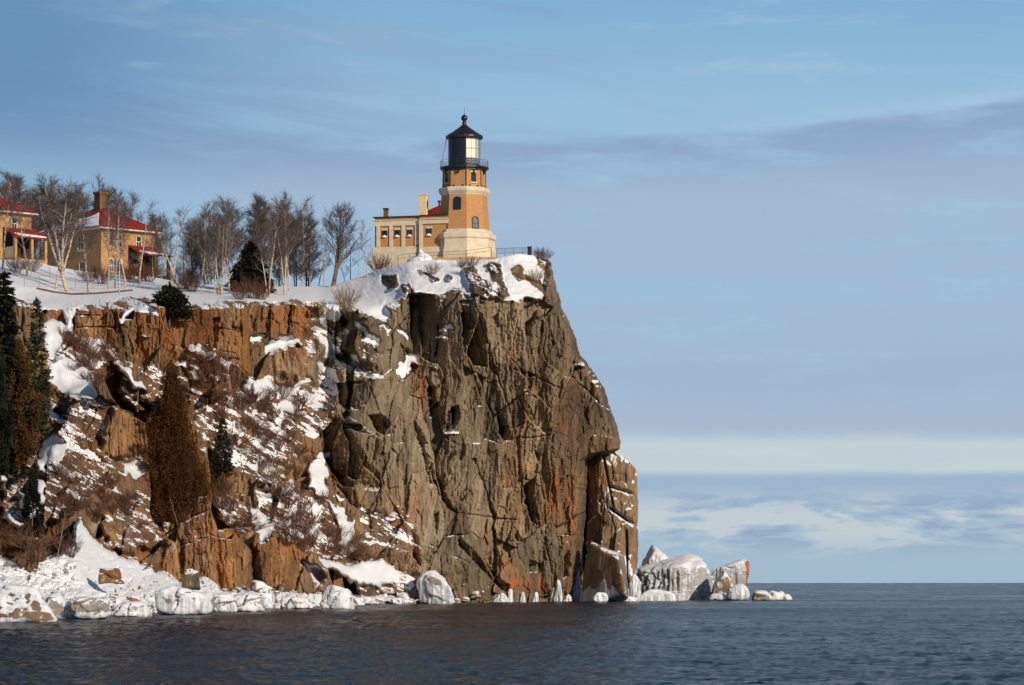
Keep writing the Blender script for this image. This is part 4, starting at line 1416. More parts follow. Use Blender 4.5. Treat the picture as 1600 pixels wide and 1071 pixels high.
    if rust is not None:
        n = np.array(rust[:3], float); n /= np.linalg.norm(n)
        rr = sst(nn @ n, rust[3], rust[3] + .15) * 1.6
        sn2 = sn * (1 - np.clip(rr, 0, 1))
        me.attributes['snow'].data.foreach_set('value', sn2.astype(np.float32))
    fattr(me, 'rust', rr)
    fattr(me, 'pale', np.full(len(v), pale))
    fattr(me, 'brush', np.zeros(len(v)))
    fattr(me, 'tone', np.full(len(v), tone))
    o = link(name, me, mat or M_rock)
    o.location = c
    tag(o, label, cat, group)
    return o


def ice_material():
    m = rock_material('ice_glazed_rock', (.36, .365, .365), True)
    t = NT(m.node_tree)
    bs = t.n['Principled BSDF']
    bs.inputs['Coat Weight'].default_value = .35
    bs.inputs['Coat Roughness'].default_value = .25
    return m


M_ice = ice_material()

# the split pillar at the seaward corner and the slab leaning on its foot
rock('rock_pillar', (916, 996, 682, 942), 'tall brown rock pillar split off the seaward end of the cliff', 'rock', d=392, seed=5, p=26, depth=1.5, cover=.36, hue=.35, rough=.045, res=7, mat=M_rock, crag=.85, cracks=[([(952, 762), (986, 773)], 2.0, 1.2), ([(952, 796), (986, 819)], 2.2, 1.6), ([(942, 715), (950, 760), (958, 800)], 1.5, .9), ([(977, 830), (980, 930)], 1.6, 1.0), ([(940, 694), (960, 712)], 2, .8)],
     outline=[(917, 684), (942, 689), (974, 712), (990, 727), (995, 745), (995, 800), (988, 850), (990, 945), (914, 945), (925, 850), (929, 790), (926, 730), (919, 700)], planes=[((-1.2, -1, .05), -3.0), ((.5, -1, .12), -4.9), ((-.1, -.85, 1), -7.9)])
rock('rock_slab', (903, 979, 846, 944), 'dark leaning rock slab with iced lower half at the foot of the pillar', 'rock', d=381, seed=12, p=24, depth=.8, cover=.03, hue=.25, rough=.04, res=6, crag=.22, fronts=0, icebase=.48, mat=M_ice,
     outline=[(922, 848), (932, 850), (974, 869), (977, 880), (978, 945), (902, 945), (908, 905), (914, 870)], planes=[((-1.2, -1, .12), -1.25)])

SHORE_ROCKS = [
    ('boulder', (-30, 72, 911, 972), 'large grassy ice-crusted boulder at the left edge of the shore', dict(seed=21, cover=.66, pale=.1, hue=.45, tone=.8, depth=.8, flute=.12, icebase=.25)),
    ('boulder', (63, 103, 926, 967), 'snowy boulder wedged right of the large left-edge boulder', dict(seed=22, cover=.75, hue=.3, icebase=.3)),
    ('boulder', (97, 174, 930, 968), 'low rounded boulder with ice streaks and a bare brown top patch', dict(seed=23, cover=.50, hue=.3, p=5, flute=.16, icebase=.45, depth=.8)),
    ('boulder', (176, 238, 936, 965), 'wide low ice mound left of the big smooth ice dome', dict(seed=35, cover=.8, hue=.3, p=5, flute=.1, icebase=.5)),
    ('boulder', (250, 333, 914, 961), 'big smooth dome of ice-coated rock on the left shore', dict(seed=24, cover=.95, hue=.3, p=5, flute=.14, icebase=.75, depth=.8)),
    ('boulder', (328, 368, 925, 957), 'small white rounded boulder right of the big ice dome', dict(seed=25, cover=.9, hue=.3, p=6, icebase=.5)),
    ('boulder', (354, 418, 925, 956), 'sloping snowy boulder in front of the round capped boulder', dict(seed=26, cover=.8, hue=.3, p=6, icebase=.4)),
    ('boulder', (386, 436, 908, 953), 'round boulder with thick snow cap and bare brown right flank', dict(seed=27, cover=.70, pale=.1, hue=.6, tone=.8, p=8, icebase=.1, depth=.8, d=282)),
    ('boulder', (428, 452, 910, 946), 'narrow dark grey boulder beside the round capped boulder', dict(seed=28, cover=.26, pale=0, tone=.45, hue=.2, d=292)),
    ('boulder', (445, 480, 930, 952), 'small iced boulder between the dark grey and the blocky boulder', dict(seed=29, cover=.85, hue=.3, p=6, icebase=.6)),
    ('boulder', (498, 550, 916, 952), 'blocky ice-coated boulder with flat snowy top at mid shore', dict(seed=30, cover=.85, hue=.3, p=12, flute=.14, icebase=.7, depth=.8)),
    ('boulder', (652, 704, 891, 945), 'tall white ice block against the foot of the cliff', dict(seed=31, cover=.95, hue=.3, p=10, flute=.3, icebase=.9, depth=.7, d=342,
        outline=[(653, 900), (668, 891), (684, 897), (698, 911), (704, 930), (703, 945), (655, 945)])),
    ('boulder', (155, 187, 886, 912), 'bare reddish brown boulder poking out of the snow apron', dict(seed=32, cover=.2, pale=0, tone=.7, hue=.9, p=20, d=228, depth=.8)),
    ('boulder', (284, 310, 888, 922), 'dark stump-shaped rock with a small snow cap above the ice dome', dict(seed=33, cover=.36, pale=0, tone=.5, hue=.3, p=10, d=244, depth=.7)),
    ('boulder', (926, 950, 925, 941), 'little pointed ice mound in front of the dark leaning slab', dict(seed=34, cover=.95, p=5, icebase=.9, d=372)),
]
for nm, bx_, lb, kw in SHORE_ROCKS:
    kw.setdefault('crag', .34)
    kw.setdefault('rough', .17)
    kw['cover'] -= .14
    kw.setdefault('pale', .5)
    rock(nm, bx_, lb, 'boulder', mat=M_ice, group='boulders along the icy shore', **kw)

POINT_ROCKS = [
    ((994, 1056, 853, 906), 'peaked snowy rock rising behind the other rocks of the point', dict(d=422, seed=41, cover=.55, p=11, rough=.14, icebase=.3, hue=.0, pale=1.0, crag=.3, outline=[(998, 893), (1008, 872), (1022, 854), (1027, 856), (1038, 872), (1056, 886), (1056, 906), (994, 906)])),
    ((994, 1120, 872, 942), 'largest ice-hung rock of the point with a snowy sloping roof and icicle curtain', dict(d=402, seed=42, cover=.60, p=13, flute=.9, icebase=.30, hue=.0, pale=1.0, depth=.45, rough=.13, res=6, crag=.2,
        outline=[(998, 894), (1032, 887), (1072, 873), (1104, 879), (1112, 896), (1119, 942), (1000, 942)], planes=[((.1, -.55, 1), -2.6)])),
    ((1098, 1170, 873, 930), 'grey ice-sheathed rock with a bright orange end at the point', dict(d=415, seed=43, cover=.62, p=14, icebase=.25, hue=.0, pale=1.0, depth=.6, rough=.09, res=6, crag=.3, rust=(1, -.15, -.1, .52),
        outline=[(1104, 894), (1140, 880), (1158, 874), (1167, 879), (1170, 890), (1163, 924), (1098, 930)])),
    ((1114, 1152, 890, 936), 'small snowy peak between the icicle rock and the orange-ended rock', dict(d=398, seed=44, cover=.75, p=8, icebase=.4, hue=.3, flute=.2, outline=[(1114, 918), (1132, 891), (1138, 897), (1150, 925), (1151, 938), (1114, 938)])),
    ((1134, 1172, 909, 939), 'domed fluted ice mound below the orange-ended rock', dict(seed=45, d=393, cover=.95, p=5, flute=.2, icebase=.9)),
    ((1172, 1202, 920, 939), 'third snowy boulder from the seaward tip of the point', dict(seed=46, cover=.8, p=6, icebase=.5, d=396)),
    ((1198, 1222, 922, 938.5), 'second snowy boulder from the seaward tip of the point', dict(seed=47, cover=.75, p=6, icebase=.5, d=398)),
    ((1214, 1228, 924, 937), 'small boulder tucked behind the last two of the point', dict(seed=48, cover=.7, p=6, icebase=.5, d=404)),
    ((1220, 1236, 927, 938), 'last boulder at the seaward tip of the point', dict(seed=49, cover=.65, p=6, icebase=.6, d=398)),
    ((996, 1054, 918, 943), 'smooth low ice hummock in front of the icicle rock', dict(seed=50, cover=.98, p=5, icebase=.9, depth=.5, d=388)),
    ((952, 1002, 930, 943), 'thin flat ice shelf at the water below the pillar', dict(seed=51, cover=.95, p=6, icebase=.4, d=380, depth=.5)),
    ((1112, 1126, 911, 934), 'small dark bare rock right of the icicle curtain', dict(seed=52, cover=.2, p=12, tone=.5, d=400, hue=.2)),
    ((984, 1003, 893, 938), 'white ice apron frozen onto the right foot of the pillar', dict(seed=53, cover=.99, p=5, icebase=.95, flute=.4, d=383, depth=.8)),
    ((1108, 1138, 927, 938), 'row of low iced stones under the small snowy peak', dict(seed=54, cover=.6, p=6, icebase=.3, d=394)),
]
for bx_, lb, kw in POINT_ROCKS:
    rock('icy_rock', bx_, lb, 'rock', mat=M_ice, group='iced rocks of the point', **kw)

# columns of ice hanging to the water at the cliff foot
for i, (x, yt, hw, lb) in enumerate([(872, 906, 4.5, 'ice column left of the tallest one at the cliff foot'), (897, 882, 7, 'tallest white ice column at the cliff foot beside the dark leaning slab'),
                                     (866, 918, 5, 'short thick ice column left of the tall pair'), (836, 924, 4, 'ice column under the right part of the orange lichen stain'), (817, 925, 3, 'thin ice column under the middle of the orange lichen stain'),
                                     (797, 920, 3.5, 'ice column under the left end of the orange lichen stain'), (885, 928, 6, 'short ice stub between the two tall ice columns'), (783, 926, 8, 'low ice lump left of the icicles under the orange stain')]):
    dd = float(samp(DM, np.array([x]), np.array([932.0]))[0]) - .7
    m = dd / F
    hgt = (944 - yt) * m
    rg = np.random.RandomState(60 + i)
    V0 = ICO5
    hw *= 1.35
    v = V0 * np.array([hw * m, hw * m * .8, hgt / 2])
    t_ = (V0[:, 2] + 1) / 2
    k = (1.10 - .52 * t_ ** 1.1) * np.sqrt((1 - np.abs(V0[:, 2]) ** 6) / np.maximum(1e-3, 1 - V0[:, 2] ** 2))
    v[:, 0] *= k; v[:, 1] *= k
    ang = np.arctan2(V0[:, 1], V0[:, 0])
    g = 1 + 1.5 * fbm(np.cos(ang) * 2.5 + i * 9, np.sin(ang) * 2.5 + t_ * 2.2, 70 + i, 4, .6)
    v[:, 0] *= g; v[:, 1] *= g
    me = np_mesh('icicle', v, ICO5F)
    fattr(me, 'snow', np.clip(.95 + 1.2 * fbm(np.cos(ang) * 4, np.sin(ang) * 4 + t_ * 2, 90 + i, 3), 0, 1.2)); fattr(me, 'hue', np.zeros(len(v))); fattr(me, 'rust', np.zeros(len(v))); fattr(me, 'pale', np.zeros(len(v))); fattr(me, 'brush', np.zeros(len(v))); fattr(me, 'tone', np.ones(len(v)))
    o = link('icicle', me, M_ice)
    o.location = pt(x, (944 + yt) / 2, dd)
    tag(o, lb, 'icicle', 'ice columns at the cliff foot')

# small iced cobbles along the waterline
rg = np.random.RandomState(9)
protos = []
for k in range(4):
    o = rock('cobble', (0, 20, 0, 13), 'small ice-glazed cobble among many along the waterline', 'stone', d=300, seed=80 + k, p=7, cover=.5 + .12 * k, icebase=.4, res=4, mat=M_ice, group='cobbles along the waterline')
    protos.append(o)
spots = []
for i in range(110):
    x = rg.uniform(-10, 780) if i > 66 else rg.uniform(-10, 430) if i > 24 else rg.uniform(430, 720)
    ys_ = float(np.interp(x, *zip(*SHORE)))
    y = ys_ - abs(rg.normal()) * (6 if x > 330 else 16)
    spots.append((x, y))
for i, (x, y) in enumerate(spots):
    g = ground(x, y)
    o = protos[i] if i < 4 else protos[i % 4].copy()
    if i >= 4: sc.collection.objects.link(o)
    o.location = g + Vector((0, -.3, .12))
    s = rg.uniform(.45, 1.25) * (.8 if x < 300 else 1.0)
    o.scale = (s * rg.uniform(.8, 1.3), s, s * rg.uniform(.7, 1.2))
    o.rotation_euler = (0, rg.uniform(-.3, .3), rg.uniform(0, 6.28))

# ---------------------------------------------------------------- trees
def bark(name, base, dark, sc_=2.0, st=(1, 1, 1)):
    m = bpy.data.materials.new(name)
    m.use_nodes = True
    t = NT(m.node_tree)
    bs = t.n['Principled BSDF']
    co = t.node('ShaderNodeTexCoord')
    mp = t.node('ShaderNodeMapping')
    t.l.new(co.outputs['Object'], mp.inputs[0])
    mp.inputs['Scale'].default_value = st
    n = t.noise(mp.outputs[0], sc_, 4, .6)
    t.plug(bs.inputs['Base Color'], t.ramp(n, [(.36, dark), (.50, base), (.75, tuple(min(1, c * 1.2) for c in base))]))
    bs.inputs['Roughness'].default_value = .85
    bs.inputs['Specular IOR Level'].default_value = .15
    return m


M_birch = bark('birch_bark', (.52, .42, .32), (.12, .09, .07), 1.6, (2, 2, 5))
M_limb = bark('birch_limb', (.33, .265, .215), (.13, .095, .075), 1.5)
M_twig = bark('birch_twig', (.125, .095, .088), (.065, .050, .048), 1.0)
M_dbark = bark('grey_brown_bark', (.15, .105, .075), (.05, .036, .028), 2.0)
M_dtwig = bark('dark_twig', (.10, .068, .052), (.05, .035, .028), 1.0)
M_brush = bark('brush_stem', (.155, .075, .050), (.07, .035, .026), 1.0)
M_tan = bark('dry_brush', (.30, .20, .12), (.12, .07, .045), 1.0)


class TB(MB):
    def __init__(self):
        super().__init__()
        self.mi = []

    def limb(self, pts, radii, sides, mi):
        n = len(self.f)
        self.tube(pts, radii, sides, cap=False)
        self.mi += [mi] * (len(self.f) - n)

    def mesh(self, name, mats):
        me = bpy.data.meshes.new(name)
        me.from_pydata(self.v, [], self.f)
        for m in mats: me.materials.append(m)
        me.polygons.foreach_set('material_index', self.mi)
        me.polygons.foreach_set('use_smooth', [True] * len(me.polygons))
        me.update()
        return me


def walk(R, p, dirn, length, n, wander, up):
    pts = [Vector(p)]
    d = Vector(dirn).normalized()
    for i in range(n):
        d = (d + Vector((R.uniform(-1, 1), R.uniform(-1, 1), R.uniform(-1, 1))) * wander + Vector((0, 0, up))).normalized()
        pts.append(pts[-1] + d * (length / n))
    return pts


def bare_tree(seed, H=10.0, stems=1, spread=.25, crown0=.3, nb=16, nsub=6, ntw=5, droop=0.0, broad=.34, thick=.17, mats=(M_birch, M_limb, M_twig), fork=None, tw=.013):
    R = random.Random(seed)
    tr, cr = TB(), TB()
    for s in range(stems):
        h = H * (1 if s == 0 else R.uniform(.78, .98))
        a = R.uniform(0, 6.28) if stems > 1 else 0
        d0 = Vector((math.cos(a) * spread * (s > 0 or stems > 1), math.sin(a) * spread * (s > 0 or stems > 1) * .7, 1))
        p0 = Vector((math.cos(a) * .12 * s, math.sin(a) * .12 * s, -.5))
        if fork and s > 0:
            p0 = base_pts[fork]
            h = H * .72
        pts = walk(R, p0, d0, h, 9, .07, .06)
        if s == 0: base_pts = pts
        t0 = thick * (1 if s == 0 else R.uniform(.6, .85))
        rad = [max(.022, t0 * (1 - i / 9.0) ** .85) for i in range(10)]
        rad[0] *= 1.25
        tr.limb(pts, rad, 6, 0)
        for b in range(nb):
            t = crown0 + (1 - crown0) * ((b + R.random()) / nb)
            k = min(8, int(t * 9)); f = t * 9 - k
            p = pts[k].lerp(pts[k + 1], f)
            az = R.uniform(0, 6.28)
            up = R.uniform(.55, 1.25) + .5 * t
            bl = h * broad * (1.15 - t * .75) * R.uniform(.65, 1.15)
            bp_ = walk(R, p, (math.cos(az), math.sin(az), up), bl, 5, .16, .05 - droop * .25)
            br = max(.03, rad[k] * R.uniform(.28, .45))
            cr.limb(bp_, [br * (1 - i / 6.2) for i in range(6)], 4, 0)
            for q in range(nsub):
                u = .25 + .75 * (q + R.random()) / nsub
                kk = min(4, int(u * 5)); pp = bp_[kk].lerp(bp_[kk + 1], u * 5 - kk)
                dd = (bp_[kk + 1] - bp_[kk]).normalized() + Vector((R.uniform(-1, 1), R.uniform(-1, 1), R.uniform(-.3, .9))) * .8
                sl = bl * R.uniform(.25, .5)
                spn = walk(R, pp, dd, sl, 3, .2, .04 - droop * .6)
                cr.limb(spn, [max(tw, br * .42), max(tw, br * .3), tw, tw * .7], 3, 0 if br > .045 else 1)
                for w_ in range(ntw):
                    uu = (w_ + R.random()) / ntw
                    k3 = min(2, int(uu * 3)); p3 = spn[k3].lerp(spn[k3 + 1], uu * 3 - k3)
                    d3 = (spn[k3 + 1] - spn[k3]).normalized() + Vector((R.uniform(-1, 1), R.uniform(-1, 1), R.uniform(-.5, .8))) * .9
                    tl_ = walk(R, p3, d3, R.uniform(.35, .95) * H / 10, 2, .25, -droop)
                    cr.limb(tl_, [tw, tw * .8, tw * .5], 3, 1)
    return tr.mesh('trunk', [mats[0]]), cr.mesh('crown', [mats[1], mats[2]])


PROTO = {
    'slim': bare_tree(1, stems=1, crown0=.34, nb=22, nsub=7, ntw=6, broad=.30, tw=.0105, thick=.095, droop=.10),
    'slim2': bare_tree(2, stems=1, crown0=.40, nb=19, nsub=7, ntw=7, broad=.30, tw=.0105, thick=.09, droop=.16),
    'twin': bare_tree(3, stems=2, spread=.10, crown0=.36, nb=20, nsub=7, ntw=6, broad=.26, tw=.0105, thick=.105, droop=.10),
    'clump': bare_tree(4, stems=4, spread=.22, crown0=.36, nb=16, nsub=6, ntw=6, broad=.30, tw=.0105, thick=.105, droop=.08),
    'clump2': bare_tree(14, stems=3, spread=.20, crown0=.32, nb=18, nsub=7, ntw=6, broad=.32, tw=.0105, thick=.11, droop=.12),
    'forked': bare_tree(5, stems=5, spread=.58, crown0=.40, nb=15, nsub=6, ntw=6, broad=.30, tw=.0105, thick=.145, droop=.12, fork=2),
    'open': bare_tree(6, stems=2, spread=.30, crown0=.2, nb=12, nsub=5, ntw=4, broad=.32, thick=.17, droop=.02, fork=2),
    'dark': bare_tree(7, stems=2, spread=.16, crown0=.24, nb=24, nsub=7, ntw=6, broad=.42, thick=.22, mats=(M_dbark, M_dbark, M_dtwig), tw=.0125),
    'dense': bare_tree(8, stems=2, spread=.12, crown0=.15, nb=28, nsub=8, ntw=8, broad=.26, tw=.0115, thick=.12, droop=.10, mats=(M_dbark, M_dbark, M_twig)),
    'thin': bare_tree(9, stems=1, crown0=.3, nb=14, nsub=4, ntw=3, broad=.22, thick=.09, tw=.011),
}
ROW = 'bare trees along the cliff top'
_tn = {}


def plant(kind, px, py, ytop, label, group=ROW, dback=0.0, wide=1.0, rz=None, cat='tree', name='birch_tree', lean=0.0):
    g = ground(px, py)
    if dback:
        g = Vector((g.x * (g.y + dback) / g.y, g.y + dback, g.z + .03 * dback))
    H = CAMH + (HOR - ytop) / F * g.y - g.z
    tr_, cr_ = PROTO[kind]
    root = empty(name, g, rz if rz is not None else random.Random(int(px * 13 + py)).uniform(0, 6.28))
    root.rotation_euler.x = lean
    zmax = max(v.co.z for v in cr_.vertices) if kind not in _tn else _tn[kind]
    _tn[kind] = zmax
    s = H / zmax
    root.scale = (s * wide, s * wide, s)
    for nm, me_ in (('trunk', tr_), ('crown', cr_)):
        o = bpy.data.objects.new(nm, me_)
        sc.collection.objects.link(o)
        o.parent = root
    tag(root, label, cat, group)
    return root


TREES = [
    ('forked', 108, 457, 262, 'large multi-limbed white birch standing before the middle of the left-hand slope', 0, 1.25),
    ('slim', 138, 457, 290, 'birch in front of the shaded wall of the tall-chimney house', 0, 1.0),
    ('slim2', 170, 453, 300, 'leftmost of three slender white birches before the sunlit house wall', 0, .8),
    ('slim', 179, 450, 292, 'middle of three slender white birches before the sunlit house wall', 0, .8),
    ('slim2', 187, 463, 300, 'rightmost of three slender white birches, rooted below the brick retaining wall', 0, .8),
    ('open', 266, 447, 314, 'spreading pale birch right of the house porch', 0, 1.25),
    ('slim', 43, 432, 268, 'slim birch between the two red-roofed houses', 0, 1.2),
    ('slim2', 3, 420, 258, 'birch in front of the left-edge house', 0, 1.3),
    ('clump', 345, 461, 306, 'clump of sunlit birch stems left of the round dark fir', 0, 1.05),
    ('slim', 359, 458, 300, 'straight pale birch immediately left of the round dark fir', 0, 1.0),
    ('slim2', 334, 462, 330, 'small leaning birch at the left of the sunlit birch clump', 0, 1.0),
    ('twin', 421, 466, 302, 'twin-stemmed birch at the cliff edge right of the round dark fir', 0, 1.1),
    ('twin', 446, 462, 292, 'tall pair of bright white birch stems at the cliff edge', 0, 1.1),
    ('slim', 452, 455, 296, 'tall thin birch just behind the bright white pair', 0, 1.0),
    ('dark', 519, 447, 309, 'large dark bare tree with twin trunks alone on the snow', 0, 1.15),
    ('thin', 218, 446, 312, 'thin birch crossing in front of the porch roof', 0, 1.5),
    ('thin', 196, 452, 322, 'thin crooked birch just right of the three slender birches', 0, 1.4),
    ('thin', 88, 452, 320, 'thin birch stem left of the large multi-limbed birch', 0, 1.4),
    ('slim2', 240, 446, 330, 'grey birch at the seaward end of the porch', 0, 1.1),
    ('thin', 573, 432, 338, 'thin pale sapling just left of the fog building', 0, 1.2),
    ('thin', 560, 436, 362, 'short thin sapling on the snow shoulder left of the fog building', 0, 1.2),
]
for k, px, py, yt, lb, db, wd in TREES:
    plant(k, px, py, yt, lb, dback=db, wide=wd, name='bare_tree' if k == 'dark' else 'birch_tree')
BACK = [('dense', 20, 262, 'house at the left edge'), ('dense', 62, 285, None), ('slim', 78, 270, None), ('dense', 96, 300, None), ('slim2', 128, 276, None), ('slim', 150, 268, None),
        ('dense', 172, 284, None), ('slim', 196, 284, None), ('slim2', 208, 290, None), ('dense', 236, 326, None), ('slim', 252, 330, None), ('open', 285, 318, None), ('dense', 300, 340, None),
        ('slim', 314, 312, None), ('clump2', 330, 310, None), ('dense', 318, 350, None), ('slim2', 352, 304, None), ('clump2', 372, 302, None), ('slim', 388, 300, None), ('dense', 400, 296, None), ('slim2', 412, 306, None),
        ('clump2', 432, 308, None), ('dense', 462, 330, None), ('slim', 472, 300, None), ('dense', 480, 322, None), ('thin', 496, 350, None), ('thin', 506, 330, None), ('thin', 540, 380, None), ('thin', 582, 360, None),
        ('dense', 342, 345, None), ('dense', 436, 330, None), ('slim', 8, 268, None), ('dense', 40, 290, None), ('dense', 110, 285, None), ('thin', 548, 350, None), ('thin', 486, 380, None), ('thin', 276, 360, None)]
for i, (k, px, yt, _) in enumerate(BACK):
    rgn = ('behind and around the brick houses' if px < 240 else 'between the porch and the round dark fir' if px < 345 else 'behind the cliff-top birches' if px < 470 else 'between the white birch pair and the fog building')
    kd = {'dense': 'dusky brown twiggy tree', 'slim': 'slim bare birch', 'slim2': 'slim drooping birch', 'open': 'spreading bare birch', 'clump2': 'many-stemmed bare birch', 'thin': 'thin bare sapling'}[k]
    ysk = float(np.interp(px, *zip(*SKY)))
    plant(k, px, ysk + 2, yt, kd + ' ' + rgn, group=f'{kd}s {rgn}', dback=6 + (i * 7) % 22 + (34 if px < 240 else 0), wide=1.1, name='bare_tree' if k == 'dense' else 'birch_tree')


# conifers and cedars: trunk and a crown of many small sprays
def needle_mat(name, a, b):
    return bark(name, a, b, .9)


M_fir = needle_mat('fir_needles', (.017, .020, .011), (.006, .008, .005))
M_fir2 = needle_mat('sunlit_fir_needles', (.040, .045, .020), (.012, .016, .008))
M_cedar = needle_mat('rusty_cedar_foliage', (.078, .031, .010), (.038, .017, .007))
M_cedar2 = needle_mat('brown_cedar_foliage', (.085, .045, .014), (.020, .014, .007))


def sprays(pos, dirs, length, width, rs):
    """one narrow folded spray (two triangles) per point"""
    n = len(pos)
    L = length * rs.uniform(.6, 1.3, (n, 1))
    W_ = width * rs.uniform(.6, 1.3, (n, 1))
    side = np.cross(dirs, rs.normal(size=(n, 3)))
    side /= np.linalg.norm(side, axis=1, keepdims=True) + 1e-9
    tip = pos + dirs * L
    v = np.stack([pos - side * W_ * .25, pos + dirs * L * .55 - side * W_, tip, pos + dirs * L * .55 + side * W_], 1).reshape(-1, 3)
    f = np.arange(n * 4).reshape(n, 4)
    return v, f


def spruce(seed, H, R0, whorls, perw, dens, narrow=.8, sp=.3, low=.03):
    rs = np.random.RandomState(seed)
    P_, Q_ = [], []
    for w_ in range(whorls):
        t = (w_ + rs.rand()) / whorls
        z = H * (low + (1 - low) * t)
        for b in range(perw):
            az = rs.uniform(0, 2 * math.pi)
            L = R0 * (1 - t) ** narrow * rs.uniform(.55, 1.12) + .12
            n = max(4, int(dens * L / R0 * 10))
            s = np.sqrt(rs.rand(n))
            dz = -.32 * L * s ** 1.4 + .22 * L * s ** 4
            pp = np.stack([np.cos(az) * L * s, np.sin(az) * L * s, z + dz], 1)
            pp += rs.normal(size=(n, 3)) * (.05 + .05 * L)
            dd = np.stack([np.cos(az) + rs.normal(size=n) * .7, np.sin(az) + rs.normal(size=n) * .7, -.25 + rs.normal(size=n) * .35], 1)
            P_.append(pp); Q_.append(dd)
    n = int(whorls * 1.5)
    P_.append(np.stack([rs.normal(size=n) * .04, rs.normal(size=n) * .04, H * (1 - .12 * rs.rand(n))], 1)); Q_.append(np.stack([rs.normal(size=n) * .5, rs.normal(size=n) * .5, np.ones(n) * .8], 1))
    P_ = np.concatenate(P_); Q_ = np.concatenate(Q_)
    Q_ /= np.linalg.norm(Q_, axis=1, keepdims=True)
    v, f = sprays(P_, Q_, sp, sp * .22, rs)
    return np_mesh('crown', v, f, False)


def cedar(seed, H, R0, n, shape='cone', sp=.3):
    rs = np.random.RandomState(seed)
    # boughs: uneven clumps with gaps between them
    nc = max(36, n // 170)
    t = rs.rand(nc) ** .85
    az = rs.uniform(0, 2 * math.pi, nc)
    if shape == 'cone':
        prof = np.interp(t, [0, .10, .26, .42, .60, .82, 1], [.28, .66, 1.06, .98, .60, .36, .05])
    else:
        prof = np.interp(t, [0, .15, .5, .8, 1], [.75, 1, .95, .62, .08])
    lob = .82 + .42 * np.sin(az * 3 + seed) * np.sin(t * 9 + seed * 2) + rs.normal(size=nc) * .10
    rr = R0 * prof * (1 - .62 * rs.rand(nc) ** 1.8) * lob
    C_ = np.stack([np.cos(az) * rr, np.sin(az) * rr, t * H], 1)
    k = n // nc
    P_ = (C_[:, None, :] + rs.normal(size=(nc, k, 3)) * np.array([.15, .15, .42]) * R0 * .52 * rs.uniform(.5, 1.25, (nc, 1, 1))).reshape(-1, 3)
    P_[:, 2] = np.abs(P_[:, 2])
    dd = np.stack([P_[:, 0] / R0 + rs.normal(size=len(P_)) * .5, P_[:, 1] / R0 + rs.normal(size=len(P_)) * .5, .8 + rs.normal(size=len(P_)) * .5], 1)
    dd /= np.linalg.norm(dd, axis=1, keepdims=True)
    v, f = sprays(P_, dd, sp, sp * .30, rs)
    return np_mesh('crown', v, f, False)


def conifer(name, px, py, ytop, half_px, label, make, mat, trunk_px=2.0, off=0.0, lift=0.0, cat='tree', group=None):
    g = ground(px, py) + Vector((0, off, lift))
    m = g.y / F
    H = (py - ytop) * m
    root = empty(name, g)
    tb = TB()
    tb.limb([(0, 0, -1.0), (0, 0, H * .5), (0, 0, H * .93)], [trunk_px * m, trunk_px * m * .6, .03], 6, 0)
    o = bpy.data.objects.new('trunk', tb.mesh('trunk', [M_dbark])); sc.collection.objects.link(o); o.parent = root
    link('crown', make(H, half_px * m), mat, root)
    tag(root, label, cat, group)
    return root


conifer('spruce_tree', 14, 748, 432, 31, 'tall dark spruce at the left edge rising up to the snow slope', lambda H, R: spruce(31, H, R, 46, 11, 2.6, .55, .55), M_fir, 3, -2.5)
conifer('cedar_tree', -4, 748, 520, 36, 'dense dark cedar at the left edge beneath the tall spruce', lambda H, R: cedar(32, H, R, 30000, 'cone', .26), M_fir, 3, -3.0)
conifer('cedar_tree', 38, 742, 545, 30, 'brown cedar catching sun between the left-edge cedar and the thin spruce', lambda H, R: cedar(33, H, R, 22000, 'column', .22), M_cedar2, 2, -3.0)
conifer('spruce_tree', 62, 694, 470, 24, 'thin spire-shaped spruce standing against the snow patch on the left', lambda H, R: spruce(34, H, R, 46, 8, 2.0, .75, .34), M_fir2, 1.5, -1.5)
conifer('cedar_tree', 79, 866, 745, 17, 'narrow black columnar cedar just above the snow apron', lambda H, R: cedar(35, H, R, 14000, 'column', .17), M_fir, 1.5, -9.5)
conifer('cedar_tree', 283, 812, 584, 50, 'big rusty orange-brown cedar on the middle of the slope', lambda H, R: cedar(36, H, R, 80000, 'cone', .165), M_cedar, 3, -7.5, -.4)
conifer('cedar_tree', 246, 782, 640, 22, 'shaded dark cedar at the left side of the big rusty cedar', lambda H, R: cedar(37, H, R, 16000, 'cone', .24), M_fir, 2, -1.0)
conifer('spruce_tree', 349, 742, 655, 17, 'small dark spruce on the slope right of the big rusty cedar', lambda H, R: spruce(38, H, R, 26, 7, 1.8, .8, .30), M_fir, 1.5, -1.0)
conifer('pine_tree', 268, 494, 446, 36, 'low spreading dark pine on the rim of the cliff wall', lambda H, R: spruce(39, H, R, 20, 12, 3.0, .55, .42, .12), M_fir, 2, -2.0, -.2)
conifer('fir_tree', 391, 457, 381, 33, 'round-topped dark fir behind the cliff-top birches', lambda H, R: spruce(40, H, R, 34, 13, 3.0, .62, .50), M_fir, 2, 1.0)
conifer('fir_tree', 372, 452, 408, 20, 'smaller dark fir at the left side of the round-topped fir', lambda H, R: spruce(41, H, R, 20, 10, 2.6, .7, .45), M_fir, 2, 4.0)
conifer('spruce_tree', -60, 700, 452, 40, 'spruce just outside the left edge', lambda H, R: spruce(42, H, R, 30, 9, 2.4, .6, .55), M_fir, 3, -2) if False else None


